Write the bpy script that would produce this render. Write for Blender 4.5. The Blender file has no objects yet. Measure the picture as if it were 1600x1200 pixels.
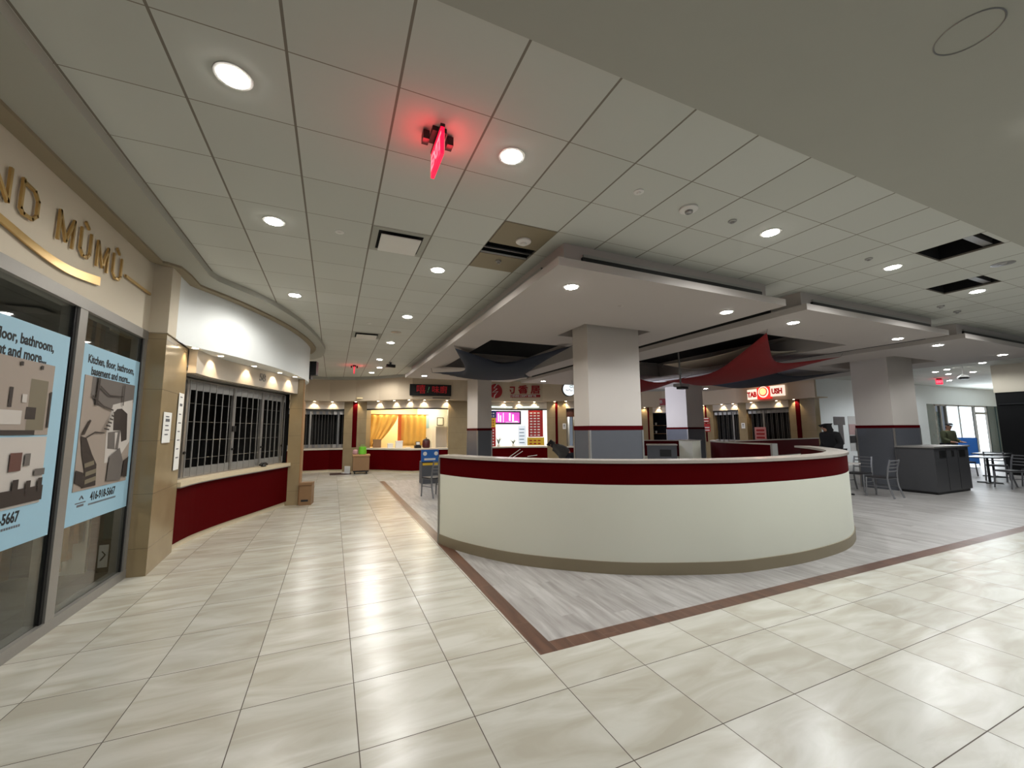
import bpy, math, random
from mathutils import Matrix, Vector
random.seed(7)
C = bpy.context.scene.collection
scene = bpy.context.scene

# ------------------------------------------------------------------ camera
cam_data = bpy.data.cameras.new('camera')
cam_data.sensor_fit = 'HORIZONTAL'; cam_data.sensor_width = 36.0
cam_data.lens = 36.0 * 635.0 / 1600.0
cam_data.clip_start = 0.05; cam_data.clip_end = 200
cam = bpy.data.objects.new('camera', cam_data); C.objects.link(cam)
yaw, pit, rol = 0.4132, 0.1124, -0.0064
fw = Vector((math.sin(yaw)*math.cos(pit), math.cos(yaw)*math.cos(pit), math.sin(pit)))
rr = Vector((math.cos(yaw), -math.sin(yaw), 0)); uu = rr.cross(fw)
r2 = rr*math.cos(rol) + uu*math.sin(rol); u2 = -rr*math.sin(rol) + uu*math.cos(rol)
cam.matrix_world = Matrix(((r2.x, u2.x, -fw.x, 0), (r2.y, u2.y, -fw.y, 0), (r2.z, u2.z, -fw.z, 1.6), (0, 0, 0, 1)))
scene.camera = cam

# ------------------------------------------------------------------ world, exposure
world = bpy.data.worlds.new('world'); scene.world = world; world.use_nodes = True
bg = world.node_tree.nodes['Background']
bg.inputs[0].default_value = (0.62, 0.72, 0.85, 1); bg.inputs[1].default_value = 0.15
scene.view_settings.view_transform = 'Standard'; scene.view_settings.look = 'None'
scene.view_settings.exposure = 0.62; scene.view_settings.gamma = 1.0
scene.view_settings.use_curve_mapping = False
DOWN_W = 66.0      # power of a ceiling downlight
SOFFIT_W = 11.0     # power of a small soffit spot

def lamp_light(name, kind, loc, energy, color, parent, size=0.06, spot=None, blend=0.6, aim=None, size_y=None):
    l = bpy.data.lights.new(name, kind); l.energy = energy; l.color = color
    if kind == 'SPOT':
        l.spot_size = math.radians(spot); l.spot_blend = blend; l.shadow_soft_size = size
    elif kind == 'AREA':
        l.shape = 'RECTANGLE'; l.size = size; l.size_y = size_y or size
    else:
        l.shadow_soft_size = size
    o = bpy.data.objects.new(name, l); C.objects.link(o); o.location = loc
    if aim is not None:
        o.rotation_euler = (Vector(aim)-Vector(loc)).to_track_quat('-Z', 'Y').to_euler()
    if parent is not None: o.parent = parent
    return o

# ------------------------------------------------------------------ materials
def s2l(v):
    v /= 255.0
    return v/12.92 if v <= 0.04045 else ((v+0.055)/1.055)**2.4
def rgb(r, g, b): return (s2l(r), s2l(g), s2l(b), 1)
MATS = {}
def mat(name, col, rough=0.6, metal=0.0, noise=0.0, scale=8.0, bump=0.0, emit=0.0, spec=0.5, coat=0.0):
    m = bpy.data.materials.new(name); m.use_nodes = True; MATS[name] = m
    nt = m.node_tree; b = nt.nodes['Principled BSDF']
    b.inputs['Base Color'].default_value = col; b.inputs['Roughness'].default_value = rough
    b.inputs['Metallic'].default_value = metal; b.inputs['Specular IOR Level'].default_value = spec
    b.inputs['Coat Weight'].default_value = coat
    if emit:
        b.inputs['Emission Color'].default_value = col; b.inputs['Emission Strength'].default_value = emit
    tc = nt.nodes.new('ShaderNodeTexCoord'); nz = nt.nodes.new('ShaderNodeTexNoise')
    nz.inputs['Scale'].default_value = scale; nz.inputs['Detail'].default_value = 5
    nt.links.new(tc.outputs['Object'], nz.inputs['Vector'])
    if noise and not emit:
        mx = nt.nodes.new('ShaderNodeMix'); mx.data_type = 'RGBA'; mx.blend_type = 'MULTIPLY'
        mx.inputs[0].default_value = 1.0; mx.inputs[6].default_value = col
        mr = nt.nodes.new('ShaderNodeMapRange'); mr.inputs[3].default_value = 1-noise; mr.inputs[4].default_value = 1+noise
        nt.links.new(nz.outputs['Fac'], mr.inputs[0]); nt.links.new(mr.outputs[0], mx.inputs[7])
        nt.links.new(mx.outputs[2], b.inputs['Base Color'])
    if bump:
        bp = nt.nodes.new('ShaderNodeBump'); bp.inputs['Strength'].default_value = bump; bp.inputs['Distance'].default_value = 0.005
        nt.links.new(nz.outputs['Fac'], bp.inputs['Height']); nt.links.new(bp.outputs[0], b.inputs['Normal'])
    return m

class NT:
    def __init__(s, m): s.t = m.node_tree
    def new(s, k): return s.t.nodes.new(k)
    def link(s, a, b): s.t.links.new(a, b)
    def math(s, op, a, b=None, c=None):
        n = s.new('ShaderNodeMath'); n.operation = op
        for i, v in enumerate((a, b, c)):
            if v is None: continue
            if isinstance(v, (int, float)): n.inputs[i].default_value = v
            else: s.link(v, n.inputs[i])
        return n.outputs[0]
    def grid(s, out, off, size, width):
        "1 on a joint line"
        q = s.math('DIVIDE', s.math('SUBTRACT', out, off), size)
        f = s.math('FRACT', q)
        d = s.math('MINIMUM', f, s.math('SUBTRACT', 1.0, f))
        return s.math('LESS_THAN', d, width/size/2), s.math('FLOOR', q)
    def mix(s, fac, a, b, mode='MIX'):
        n = s.new('ShaderNodeMix'); n.data_type = 'RGBA'; n.blend_type = mode
        for i, v in ((0, fac), (6, a), (7, b)):
            if isinstance(v, (int, float)): n.inputs[i].default_value = v
            elif isinstance(v, tuple): n.inputs[i].default_value = v
            else: s.link(v, n.inputs[i])
        return n.outputs[2]
    def rng(s, v, a, b, fa=0.0, fb=1.0):
        n = s.new('ShaderNodeMapRange'); s.link(v, n.inputs[0])
        n.inputs[1].default_value = fa; n.inputs[2].default_value = fb; n.inputs[3].default_value = a; n.inputs[4].default_value = b
        return n.outputs[0]

def floor_tile_mat():
    m = mat('cream porcelain floor tile', rgb(205, 199, 186), 0.3); g = NT(m); b = m.node_tree.nodes['Principled BSDF']
    tc = g.new('ShaderNodeTexCoord'); sp = g.new('ShaderNodeSeparateXYZ'); g.link(tc.outputs['Object'], sp.inputs[0])
    lx, ix = g.grid(sp.outputs[0], 0.184, 0.6096, 0.0052); ly, iy = g.grid(sp.outputs[1], 2.361, 0.6096, 0.0052)
    line = g.math('MAXIMUM', lx, ly)
    cb = g.new('ShaderNodeCombineXYZ'); g.link(ix, cb.inputs[0]); g.link(iy, cb.inputs[1])
    wn = g.new('ShaderNodeTexWhiteNoise'); g.link(cb.outputs[0], wn.inputs['Vector'])
    # veins: every tile looks at its own part of a stretched noise
    off = g.new('ShaderNodeVectorMath'); off.operation = 'SCALE'; g.link(wn.outputs['Color'], off.inputs[0]); off.inputs['Scale'].default_value = 20
    ad = g.new('ShaderNodeVectorMath'); ad.operation = 'ADD'; g.link(tc.outputs['Object'], ad.inputs[0]); g.link(off.outputs[0], ad.inputs[1])
    mp = g.new('ShaderNodeMapping'); mp.inputs['Rotation'].default_value = (0, 0, 0.6); mp.inputs['Scale'].default_value = (0.9, 3.2, 1)
    g.link(ad.outputs[0], mp.inputs[0])
    nz = g.new('ShaderNodeTexNoise'); nz.inputs['Scale'].default_value = 1.6; nz.inputs['Detail'].default_value = 6; nz.inputs['Distortion'].default_value = 0.9
    g.link(mp.outputs[0], nz.inputs['Vector'])
    v = g.rng(nz.outputs['Fac'], 0.955, 1.025, 0.32, 0.66)
    tone = g.rng(wn.outputs['Value'], 0.95, 1.04)
    cr = g.mix(g.rng(nz.outputs['Fac'], 0, 1, 0.35, 0.65), rgb(180, 175, 160), rgb(196, 194, 184))
    cc = g.new('ShaderNodeCombineColor'); vv = g.math('MULTIPLY', v, tone)
    for i in range(3): g.link(vv, cc.inputs[i])
    col = g.mix(1.0, cr, cc.outputs[0], 'MULTIPLY')
    g.link(g.mix(line, col, rgb(74, 64, 54)), b.inputs['Base Color'])
    g.link(g.rng(line, 0.26, 0.8), b.inputs['Roughness'])
    bp = g.new('ShaderNodeBump'); bp.inputs['Strength'].default_value = 0.4; bp.inputs['Distance'].default_value = 0.002; bp.invert = True
    g.link(line, bp.inputs['Height']); g.link(bp.outputs[0], b.inputs['Normal'])
    return m
def plank_mat(name, c1, c2, w, l, rough, seam):
    m = mat(name, c1, rough); g = NT(m); b = m.node_tree.nodes['Principled BSDF']
    tc = g.new('ShaderNodeTexCoord'); sp = g.new('ShaderNodeSeparateXYZ'); g.link(tc.outputs['Object'], sp.inputs[0])
    lx, ix = g.grid(sp.outputs[0], 1.57, w, 0.002)
    sh = g.math('MULTIPLY', ix, 0.37*l); ly, iy = g.grid(g.math('ADD', sp.outputs[1], sh), 2.92, l, 0.002)
    line = g.math('MAXIMUM', lx, ly)
    cb = g.new('ShaderNodeCombineXYZ'); g.link(ix, cb.inputs[0]); g.link(iy, cb.inputs[1])
    wn = g.new('ShaderNodeTexWhiteNoise'); g.link(cb.outputs[0], wn.inputs['Vector'])
    off = g.new('ShaderNodeVectorMath'); off.operation = 'SCALE'; g.link(wn.outputs['Color'], off.inputs[0]); off.inputs['Scale'].default_value = 30
    ad = g.new('ShaderNodeVectorMath'); ad.operation = 'ADD'; g.link(tc.outputs['Object'], ad.inputs[0]); g.link(off.outputs[0], ad.inputs[1])
    mp = g.new('ShaderNodeMapping'); mp.inputs['Scale'].default_value = (13, 1.5, 1); g.link(ad.outputs[0], mp.inputs[0])
    nz = g.new('ShaderNodeTexNoise'); nz.inputs['Scale'].default_value = 1.3; nz.inputs['Detail'].default_value = 7; nz.inputs['Distortion'].default_value = 0.4
    g.link(mp.outputs[0], nz.inputs['Vector'])
    f = g.math('ADD', g.math('MULTIPLY', g.rng(nz.outputs['Fac'], 0, 1, 0.3, 0.7), 0.75), g.math('MULTIPLY', wn.outputs['Value'], 0.3))
    col = g.mix(f, c1, c2)
    g.link(g.mix(line, col, seam), b.inputs['Base Color'])
    return m
def ceiling_mat():
    m = mat('white acoustic ceiling tile', rgb(202, 197, 184), 0.9); g = NT(m); b = m.node_tree.nodes['Principled BSDF']
    tc = g.new('ShaderNodeTexCoord'); sp = g.new('ShaderNodeSeparateXYZ'); g.link(tc.outputs['Object'], sp.inputs[0])
    lx, ix = g.grid(sp.outputs[0], -0.929, 0.6096, 0.016); ly, iy = g.grid(sp.outputs[1], 2.364, 0.6096, 0.007)
    cb = g.new('ShaderNodeCombineXYZ'); g.link(ix, cb.inputs[0]); g.link(iy, cb.inputs[1])
    wn = g.new('ShaderNodeTexWhiteNoise'); g.link(cb.outputs[0], wn.inputs['Vector'])
    col = g.mix(g.rng(wn.outputs['Value'], 0, 1), rgb(197, 198, 190), rgb(204, 205, 198))
    col = g.mix(ly, col, rgb(135, 127, 114)); col = g.mix(lx, col, rgb(128, 121, 110))
    g.link(col, b.inputs['Base Color'])
    return m
def wall_tile_mat():
    m = mat('polished taupe wall tile', rgb(150, 132, 100), 0.2); g = NT(m); b = m.node_tree.nodes['Principled BSDF']
    tc = g.new('ShaderNodeTexCoord'); sp = g.new('ShaderNodeSeparateXYZ'); g.link(tc.outputs['Object'], sp.inputs[0])
    lz, iz = g.grid(sp.outputs[2], 0.3, 0.6, 0.004)
    nz = g.new('ShaderNodeTexNoise'); nz.inputs['Scale'].default_value = 3; g.link(tc.outputs['Object'], nz.inputs['Vector'])
    col = g.mix(nz.outputs['Fac'], rgb(140, 122, 92), rgb(158, 141, 110))
    g.link(g.mix(lz, col, rgb(105, 92, 72)), b.inputs['Base Color'])
    return m

M_TILE = floor_tile_mat()
M_PLANK = plank_mat('pale grey wood-look plank', rgb(132, 127, 123), rgb(178, 175, 172), 0.15, 1.2, 0.42, rgb(150, 145, 142))
M_BORDER = plank_mat('dark brown wood-look border tile', rgb(72, 48, 38), rgb(108, 76, 60), 0.145, 0.9, 0.35, rgb(130, 110, 95))
M_CEIL = ceiling_mat()
M_DRY = mat('painted drywall ceiling', rgb(172, 171, 161), 0.9, noise=0.02, scale=4)
M_TRAY = mat('painted canopy drywall', rgb(184, 176, 170), 0.85, noise=0.015, scale=3)
M_WALL = mat('beige painted wall', rgb(205, 195, 176), 0.75, noise=0.02, scale=3)
M_BULK = mat('warm white painted bulkhead', rgb(226, 230, 230), 0.7, noise=0.015, scale=3)
M_BEIGE2 = mat('beige painted bulkhead', rgb(196, 180, 156), 0.75, noise=0.02, scale=3)
M_WTILE = wall_tile_mat()
M_RED = mat('dark red laminate', rgb(76, 0, 3), 0.65, noise=0.03, scale=2, spec=0.04)
M_REDMAT = mat('maroon laminate', rgb(70, 0, 5), 0.65, noise=0.03, spec=0.04)
M_STONE = mat('beige stone worktop', rgb(214, 200, 172), 0.25, noise=0.12, scale=60)
M_GREYSTONE = mat('grey solid-surface ledge', rgb(176, 168, 158), 0.22, noise=0.08, scale=50)
M_CREAM = mat('cream wall panel', rgb(226, 226, 211), 0.6, noise=0.02, scale=2)
M_TAUPE = mat('taupe base trim', rgb(140, 128, 104), 0.5, noise=0.03)
M_COL = mat('warm grey column paint', rgb(192, 184, 176), 0.75, noise=0.02, scale=3)
M_DADO = mat('slate grey column panel', rgb(80, 82, 88), 0.5, noise=0.04)
M_ALU = mat('brushed aluminium', rgb(170, 168, 165), 0.38, 0.85, noise=0.05, scale=30)
M_ALUD = mat('grey anodised frame', rgb(150, 147, 142), 0.45, 0.5, noise=0.04, scale=30)
M_STEEL = mat('satin steel header', rgb(200, 190, 176), 0.5, 0.15, noise=0.04, scale=20)
M_BLACK = mat('black plastic', rgb(14, 14, 15), 0.45, noise=0.05)
M_VOID = mat('dark plenum', rgb(6, 6, 7), 0.95)
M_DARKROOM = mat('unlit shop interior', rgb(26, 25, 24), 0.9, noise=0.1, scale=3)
M_WHITE = mat('white plastic', rgb(225, 223, 218), 0.5, noise=0.02)
M_PAPER = mat('white paper', rgb(225, 225, 222), 0.8, noise=0.02)
M_INK = mat('black ink', rgb(20, 22, 26), 0.7)
M_GREYINK = mat('grey ink', rgb(95, 95, 100), 0.8)
M_LENS = mat('lit downlight lens', (1.0, 0.97, 0.92, 1), 0.5, emit=38)
M_LENSW = mat('lit warm spot lens', (1.0, 0.82, 0.58, 1), 0.5, emit=14)
M_EXIT = mat('lit red exit panel', (1.0, 0.004, 0.03, 1), 0.4, emit=1.6)
M_EXITW = mat('exit lettering', (1.0, 0.16, 0.2, 1), 0.4, emit=1.3)
M_BRASS = mat('brushed brass letters', rgb(196, 164, 108), 0.3, 0.9, noise=0.05, scale=20)
M_POSTER = mat('pale blue window poster', rgb(150, 188, 208), 0.55, noise=0.015, scale=30)
M_CARD = mat('brown cardboard', rgb(134, 104, 74), 0.85, noise=0.06, scale=12)
M_WOOD = mat('tan wood', rgb(150, 112, 72), 0.6, noise=0.1, scale=10)
M_SAILR = mat('red sail fabric', rgb(128, 10, 12), 0.8, noise=0.03, scale=6)
M_SAILN = mat('navy sail fabric', rgb(32, 38, 52), 0.85, noise=0.03, scale=6)
M_SAILB = mat('beige sail fabric', rgb(190, 178, 158), 0.85, noise=0.03, scale=6)
M_CHAIR = mat('grey metal chair frame', rgb(118, 118, 120), 0.4, 0.4, noise=0.03)
M_SEAT = mat('dark chair seat', rgb(40, 38, 40), 0.6, noise=0.05)
M_BIN = mat('dark grey laminate cabinet', rgb(66, 66, 68), 0.35, noise=0.05, scale=4)
M_YELLOW = mat('yellow card', rgb(220, 180, 50), 0.7, noise=0.05)
M_SKIN = mat('skin', rgb(178, 130, 104), 0.6, noise=0.03)
M_HAIR = mat('dark hair', rgb(22, 18, 18), 0.7, noise=0.1, scale=40)
M_JBLACK = mat('black coat cloth', rgb(20, 19, 20), 0.9, noise=0.1, scale=20)
M_JGREY = mat('grey jacket cloth', rgb(70, 68, 66), 0.9, noise=0.1, scale=20)
M_JGREEN = mat('olive green jacket cloth', rgb(72, 76, 52), 0.9, noise=0.15, scale=12)
M_DENIM = mat('dark trouser cloth', rgb(34, 36, 46), 0.9, noise=0.1, scale=20)
M_TABLE = mat('pale laminate table top', rgb(196, 190, 184), 0.35, noise=0.03)
M_GREEN = mat('lime green plastic bag', rgb(110, 190, 50), 0.5, noise=0.1, scale=12)
M_BLUE = mat('blue sign face', rgb(38, 100, 178), 0.5, noise=0.05)
M_CURT = mat('yellow curtain cloth', rgb(236, 186, 92), 0.85, noise=0.08, scale=6)
M_ORANGE = mat('orange cloth', rgb(226, 110, 50), 0.85, noise=0.05)
M_LITWALL = mat('pale yellow kitchen wall', rgb(240, 222, 176), 0.8, noise=0.02)
M_TEAL = mat('dark teal glass panel', rgb(58, 78, 80), 0.2, noise=0.1, scale=2)

def glass(name, tint, refl=0.12):
    m = bpy.data.materials.new(name); m.use_nodes = True; g = NT(m); t = m.node_tree
    for n in list(t.nodes): t.nodes.remove(n)
    o = g.new('ShaderNodeOutputMaterial'); tr = g.new('ShaderNodeBsdfTransparent'); gl = g.new('ShaderNodeBsdfGlossy')
    tr.inputs[0].default_value = tint; gl.inputs['Roughness'].default_value = 0.02
    ge = g.new('ShaderNodeNewGeometry'); dt = g.new('ShaderNodeVectorMath'); dt.operation = 'DOT_PRODUCT'; g.link(ge.outputs['Incoming'], dt.inputs[0]); g.link(ge.outputs['Normal'], dt.inputs[1])
    fz = g.math('ADD', g.math('MULTIPLY', g.math('POWER', g.math('SUBTRACT', 1.0, g.math('ABSOLUTE', dt.outputs['Value'])), 5.0), 0.9), 0.04)   # Schlick, the same from both sides of the thin pane
    mx = g.new('ShaderNodeMixShader'); g.link(fz, mx.inputs[0])
    g.link(tr.outputs[0], mx.inputs[1]); g.link(gl.outputs[0], mx.inputs[2]); g.link(mx.outputs[0], o.inputs[0])
    return m
M_GLASS = glass('shop window glass', (0.74, 0.77, 0.76, 1))

# ------------------------------------------------------------------ mesh builder
class MB:
    def __init__(s): s.v = []; s.f = []; s.m = []
    def quad(s, pts, mi=0):
        n = len(s.v); s.v += [tuple(p) for p in pts]; s.f.append(tuple(range(n, n+len(pts)))); s.m.append(mi)
    def box(s, x0, x1, y0, y1, z0, z1, mi=0):
        return s.hexa([(x0, y0), (x1, y0), (x1, y1), (x0, y1)], z0, z1, mi)
    def hexa(s, poly, z0, z1, mi=0):
        "prism over a 2D polygon"
        n = len(poly); a = sum(poly[i][0]*poly[(i+1) % n][1]-poly[(i+1) % n][0]*poly[i][1] for i in range(n))
        if a < 0: poly = poly[::-1]
        b = len(s.v); s.v += [(x, y, z0) for x, y in poly] + [(x, y, z1) for x, y in poly]
        s.f.append(tuple(b+i for i in range(n-1, -1, -1))); s.m.append(mi)
        s.f.append(tuple(b+n+i for i in range(n))); s.m.append(mi)
        for i in range(n):
            j = (i+1) % n; s.f.append((b+i, b+j, b+n+j, b+n+i)); s.m.append(mi)
        return s
    def ribbon(s, P, z0, z1, d, mi=0):
        "wall following polyline P, thickness d to its left side"
        Q = offset(P, d); b = len(s.v); n = len(P)
        for (p, q) in zip(P, Q): s.v += [(p[0], p[1], z0), (p[0], p[1], z1), (q[0], q[1], z1), (q[0], q[1], z0)]
        for i in range(n-1):
            k = b+4*i
            for j in range(4): s.f.append((k+j, k+(j+1) % 4, k+4+(j+1) % 4, k+4+j)); s.m.append(mi)
        s.f.append((b+3, b+2, b+1, b)); s.m.append(mi); k = b+4*(n-1); s.f.append((k, k+1, k+2, k+3)); s.m.append(mi)
        return s
    def tube(s, pts, r, seg=8, mi=0, cap=True):
        pts = [Vector(p) for p in pts]; rs = r if isinstance(r, (list, tuple)) else [r]*len(pts); rings = []
        prev = None
        for i, p in enumerate(pts):
            t = (pts[min(i+1, len(pts)-1)]-pts[max(i-1, 0)]).normalized()
            ref = Vector((0, 0, 1)) if abs(t.z) < 0.9 else Vector((1, 0, 0))
            a = t.cross(ref).normalized()
            if prev is not None and a.dot(prev) < 0: a = -a
            prev = a; c = t.cross(a).normalized(); base = len(s.v)
            for k in range(seg):
                an = 2*math.pi*k/seg; s.v.append(tuple(p + (a*math.cos(an)+c*math.sin(an))*rs[i]))
            rings.append(base)
        for i in range(len(rings)-1):
            for k in range(seg):
                k2 = (k+1) % seg; s.f.append((rings[i]+k, rings[i]+k2, rings[i+1]+k2, rings[i+1]+k)); s.m.append(mi)
        if cap:
            s.f.append(tuple(rings[0]+k for k in range(seg-1, -1, -1))); s.m.append(mi)
            s.f.append(tuple(rings[-1]+k for k in range(seg))); s.m.append(mi)
        return s
    def lathe(s, prof, cx=0, cy=0, seg=24, mi=0):
        rings = []
        for (r, z) in prof:
            b = len(s.v); rings.append(b)
            for k in range(seg):
                a = 2*math.pi*k/seg; s.v.append((cx+r*math.cos(a), cy+r*math.sin(a), z))
        for i in range(len(rings)-1):
            for k in range(seg):
                k2 = (k+1) % seg; s.f.append((rings[i]+k, rings[i]+k2, rings[i+1]+k2, rings[i+1]+k)); s.m.append(mi)
        s.f.append(tuple(rings[0]+k for k in range(seg-1, -1, -1))); s.m.append(mi)
        s.f.append(tuple(rings[-1]+k for k in range(seg))); s.m.append(mi)
        return s
    def slab(s, x0, x1, y0, y1, z0, z1, holes=(), mi=0):
        xs = sorted({x0, x1, *[h[0] for h in holes], *[h[1] for h in holes]}); ys = sorted({y0, y1, *[h[2] for h in holes], *[h[3] for h in holes]})
        xs = [x for x in xs if x0 <= x <= x1]; ys = [y for y in ys if y0 <= y <= y1]
        def solid(i, j):
            if not (0 <= i < len(xs)-1 and 0 <= j < len(ys)-1): return False
            cx = (xs[i]+xs[i+1])/2; cy = (ys[j]+ys[j+1])/2
            return not any(h[0] < cx < h[1] and h[2] < cy < h[3] for h in holes)
        for i in range(len(xs)-1):
            for j in range(len(ys)-1):
                if not solid(i, j): continue
                a, b, c, d = xs[i], xs[i+1], ys[j], ys[j+1]
                s.quad([(a, c, z0), (a, d, z0), (b, d, z0), (b, c, z0)], mi); s.quad([(a, c, z1), (b, c, z1), (b, d, z1), (a, d, z1)], mi)
                if not solid(i-1, j): s.quad([(a, c, z0), (a, c, z1), (a, d, z1), (a, d, z0)], mi)
                if not solid(i+1, j): s.quad([(b, c, z0), (b, d, z0), (b, d, z1), (b, c, z1)], mi)
                if not solid(i, j-1): s.quad([(a, c, z0), (b, c, z0), (b, c, z1), (a, c, z1)], mi)
                if not solid(i, j+1): s.quad([(a, d, z0), (a, d, z1), (b, d, z1), (b, d, z0)], mi)
        return s
    def build(s, name, mats, parent=None, smooth=False):
        if not isinstance(mats, (list, tuple)): mats = [mats]
        vs = s.v
        if parent is not None:
            M = Matrix.Identity(4); p = parent
            while p is not None: M = p.matrix_basis @ M; p = p.parent
            Mi = M.inverted(); vs = [tuple(Mi @ Vector(v)) for v in vs]
        me = bpy.data.meshes.new(name); me.from_pydata(vs, [], s.f)
        for m in mats: me.materials.append(m)
        for p, mi in zip(me.polygons, s.m): p.material_index = mi; p.use_smooth = smooth
        me.validate(); me.update()
        if smooth: me.set_sharp_from_angle(angle=math.radians(40))
        o = bpy.data.objects.new(name, me); C.objects.link(o)
        if parent is not None: o.parent = parent
        return o
def offset(P, d):
    out = []
    for i, p in enumerate(P):
        a = P[max(i-1, 0)]; b = P[min(i+1, len(P)-1)]; tx, ty = b[0]-a[0], b[1]-a[1]; l = math.hypot(tx, ty)
        out.append((p[0]-ty/l*d, p[1]+tx/l*d))
    return out
def smooth_line(P, n=6):
    "Catmull-Rom through the points"
    out = []
    for i in range(len(P)-1):
        p0 = P[max(i-1, 0)]; p1 = P[i]; p2 = P[i+1]; p3 = P[min(i+2, len(P)-1)]
        for k in range(n):
            t = k/n
            out.append(tuple(0.5*(2*p1[c]+(p2[c]-p0[c])*t+(2*p0[c]-5*p1[c]+4*p2[c]-p3[c])*t*t+(3*p1[c]-p0[c]-3*p2[c]+p3[c])*t**3) for c in range(2)))
    out.append(P[-1]); return out
def at(P, s):
    for a, b in zip(P, P[1:]):
        L = math.hypot(b[0]-a[0], b[1]-a[1])
        if s <= L or b is P[-1]: 
            t = s/L; return ((a[0]+(b[0]-a[0])*t, a[1]+(b[1]-a[1])*t), ((b[0]-a[0])/L, (b[1]-a[1])/L))
        s -= L
def sub(P, s0, s1):
    out = [at(P, s0)[0]]; acc = 0
    for a, b in zip(P, P[1:]):
        acc += math.hypot(b[0]-a[0], b[1]-a[1])
        if s0+0.02 < acc < s1-0.02: out.append(b)
    out.append(at(P, s1)[0]); return out
def length(P): return sum(math.hypot(b[0]-a[0], b[1]-a[1]) for a, b in zip(P, P[1:]))

def tag(o, label, cat, group=None, kind=None):
    o['label'] = label; o['category'] = cat
    if group: o['group'] = group
    if kind: o['kind'] = kind
    return o
def thing(name, label, cat, loc=(0, 0, 0), rz=0, group=None, kind=None):
    o = bpy.data.objects.new(name, None); C.objects.link(o); o.location = loc; o.rotation_euler = (0, 0, rz)
    o.empty_display_size = 0.1
    o.matrix_basis = Matrix.Translation(loc) @ Matrix.Rotation(rz, 4, 'Z')
    return tag(o, label, cat, group, kind)
def struct(name, mb, mats, smooth=False, kind='structure'):
    o = mb.build(name, mats, None, smooth); o['kind'] = kind; return o
def copy_tree(o, parent=None):
    c = o.copy(); C.objects.link(c); c.parent = parent
    for ch in list(o.children): copy_tree(ch, c)
    return c
def place(o, loc, rz, label, group=None):
    o.matrix_basis = Matrix.Translation(loc) @ Matrix.Rotation(rz, 4, 'Z')
    o['label'] = label
    if group: o['group'] = group
    return o
def text(name, s, size, M, material, parent=None, extrude=0.004, align='CENTER', sx=1.0, shear=0.0, bold=0.0):
    "lettering as mesh; local x runs along the line, local y up; M is the placement in the world"
    cu = bpy.data.curves.new('lettering', 'FONT'); cu.body = s; cu.size = size; cu.align_x = align; cu.align_y = 'CENTER'
    cu.extrude = extrude; cu.shear = shear; cu.offset = bold; cu.resolution_u = 3
    t = bpy.data.objects.new('lettering', cu); C.objects.link(t)
    me = bpy.data.meshes.new_from_object(t.evaluated_get(bpy.context.evaluated_depsgraph_get()))
    bpy.data.objects.remove(t); me.name = name
    me.transform(M @ Matrix.Diagonal((sx, 1, 1, 1)))
    if parent is not None:
        N = Matrix.Identity(4); p = parent
        while p is not None: N = p.matrix_basis @ N; p = p.parent
        me.transform(N.inverted())
    me.materials.clear(); me.materials.append(material)
    o = bpy.data.objects.new(name, me); C.objects.link(o)
    if parent is not None: o.parent = parent
    return o
def frame(p, t, out, z):
    "placement whose x is direction t, y is up, z (facing) is out"
    T = Vector((t[0], t[1], 0)).normalized(); Z = Vector((out[0], out[1], 0)).normalized()
    return Matrix(((T.x, 0, Z.x, p[0]), (T.y, 0, Z.y, p[1]), (0, 1, 0, z), (0, 0, 0, 1)))

# ================================================================== FLOOR
mb = MB(); BX0, BX1, BY0, BY1 = 1.42, 1.565, 2.765, 2.91
for (x0, x1, y0, y1, mi) in ((-6, BX0, -3, 22, 0), (BX0, 40, -3, BY0, 0), (BX0, 40, 13.75, 22, 0),
                             (BX0, BX1, BY0, 13.75, 1), (BX1, 40, BY0, BY1, 1), (BX1, 40, BY1, 13.75, 2)):
    mb.quad([(x0, y0, 0), (x1, y0, 0), (x1, y1, 0), (x0, y1, 0)], mi)
struct('floor', mb, [M_TILE, M_BORDER, M_PLANK])

# ================================================================== CEILING
T = 0.6096; CX = -0.929; CY = 2.364
CZ = 3.70
OPEN1 = (2.76, 5.35, 7.30, 10.95); OPEN2 = (7.18, 9.95, 4.93, 10.4); OPEN3 = (12.3, 14.9, 7.6, 11.0)
TILE_HOLES = [(CX+12*T, CX+13*T, 1.81, CY), (CX+15*T, CX+16*T, CY, CY+T), (CX+4*T, CX+5*T, 4.08, 4.36)]
mb = MB(); mb.slab(-3.6, 40, 1.755, 20, CZ, CZ+0.02, holes=[OPEN1, OPEN2, OPEN3]+TILE_HOLES)
struct('ceiling', mb, M_CEIL)
mb = MB(); mb.slab(-1.6, 40, -3, 1.757, CZ-0.012, CZ+0.02)
struct('ceiling_drywall', mb, M_DRY).name = 'ceiling.001'
mb = MB()
for h in [OPEN1, OPEN2, OPEN3]+TILE_HOLES:
    x0, x1, y0, y1 = h; e = 0.02
    mb.slab(x0-e, x1+e, y0-e, y1+e, 4.15 if h in TILE_HOLES else 3.79, 4.2)
    if h in TILE_HOLES:
        mb.box(x0-e, x0, y0-e, y1+e, CZ+0.02, 4.15); mb.box(x1, x1+e, y0-e, y1+e, CZ+0.02, 4.15)
        mb.box(x0, x1, y0-e, y0, CZ+0.02, 4.15); mb.box(x0, x1, y1, y1+e, CZ+0.02, 4.15)
struct('ceiling', mb, M_VOID)
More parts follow.
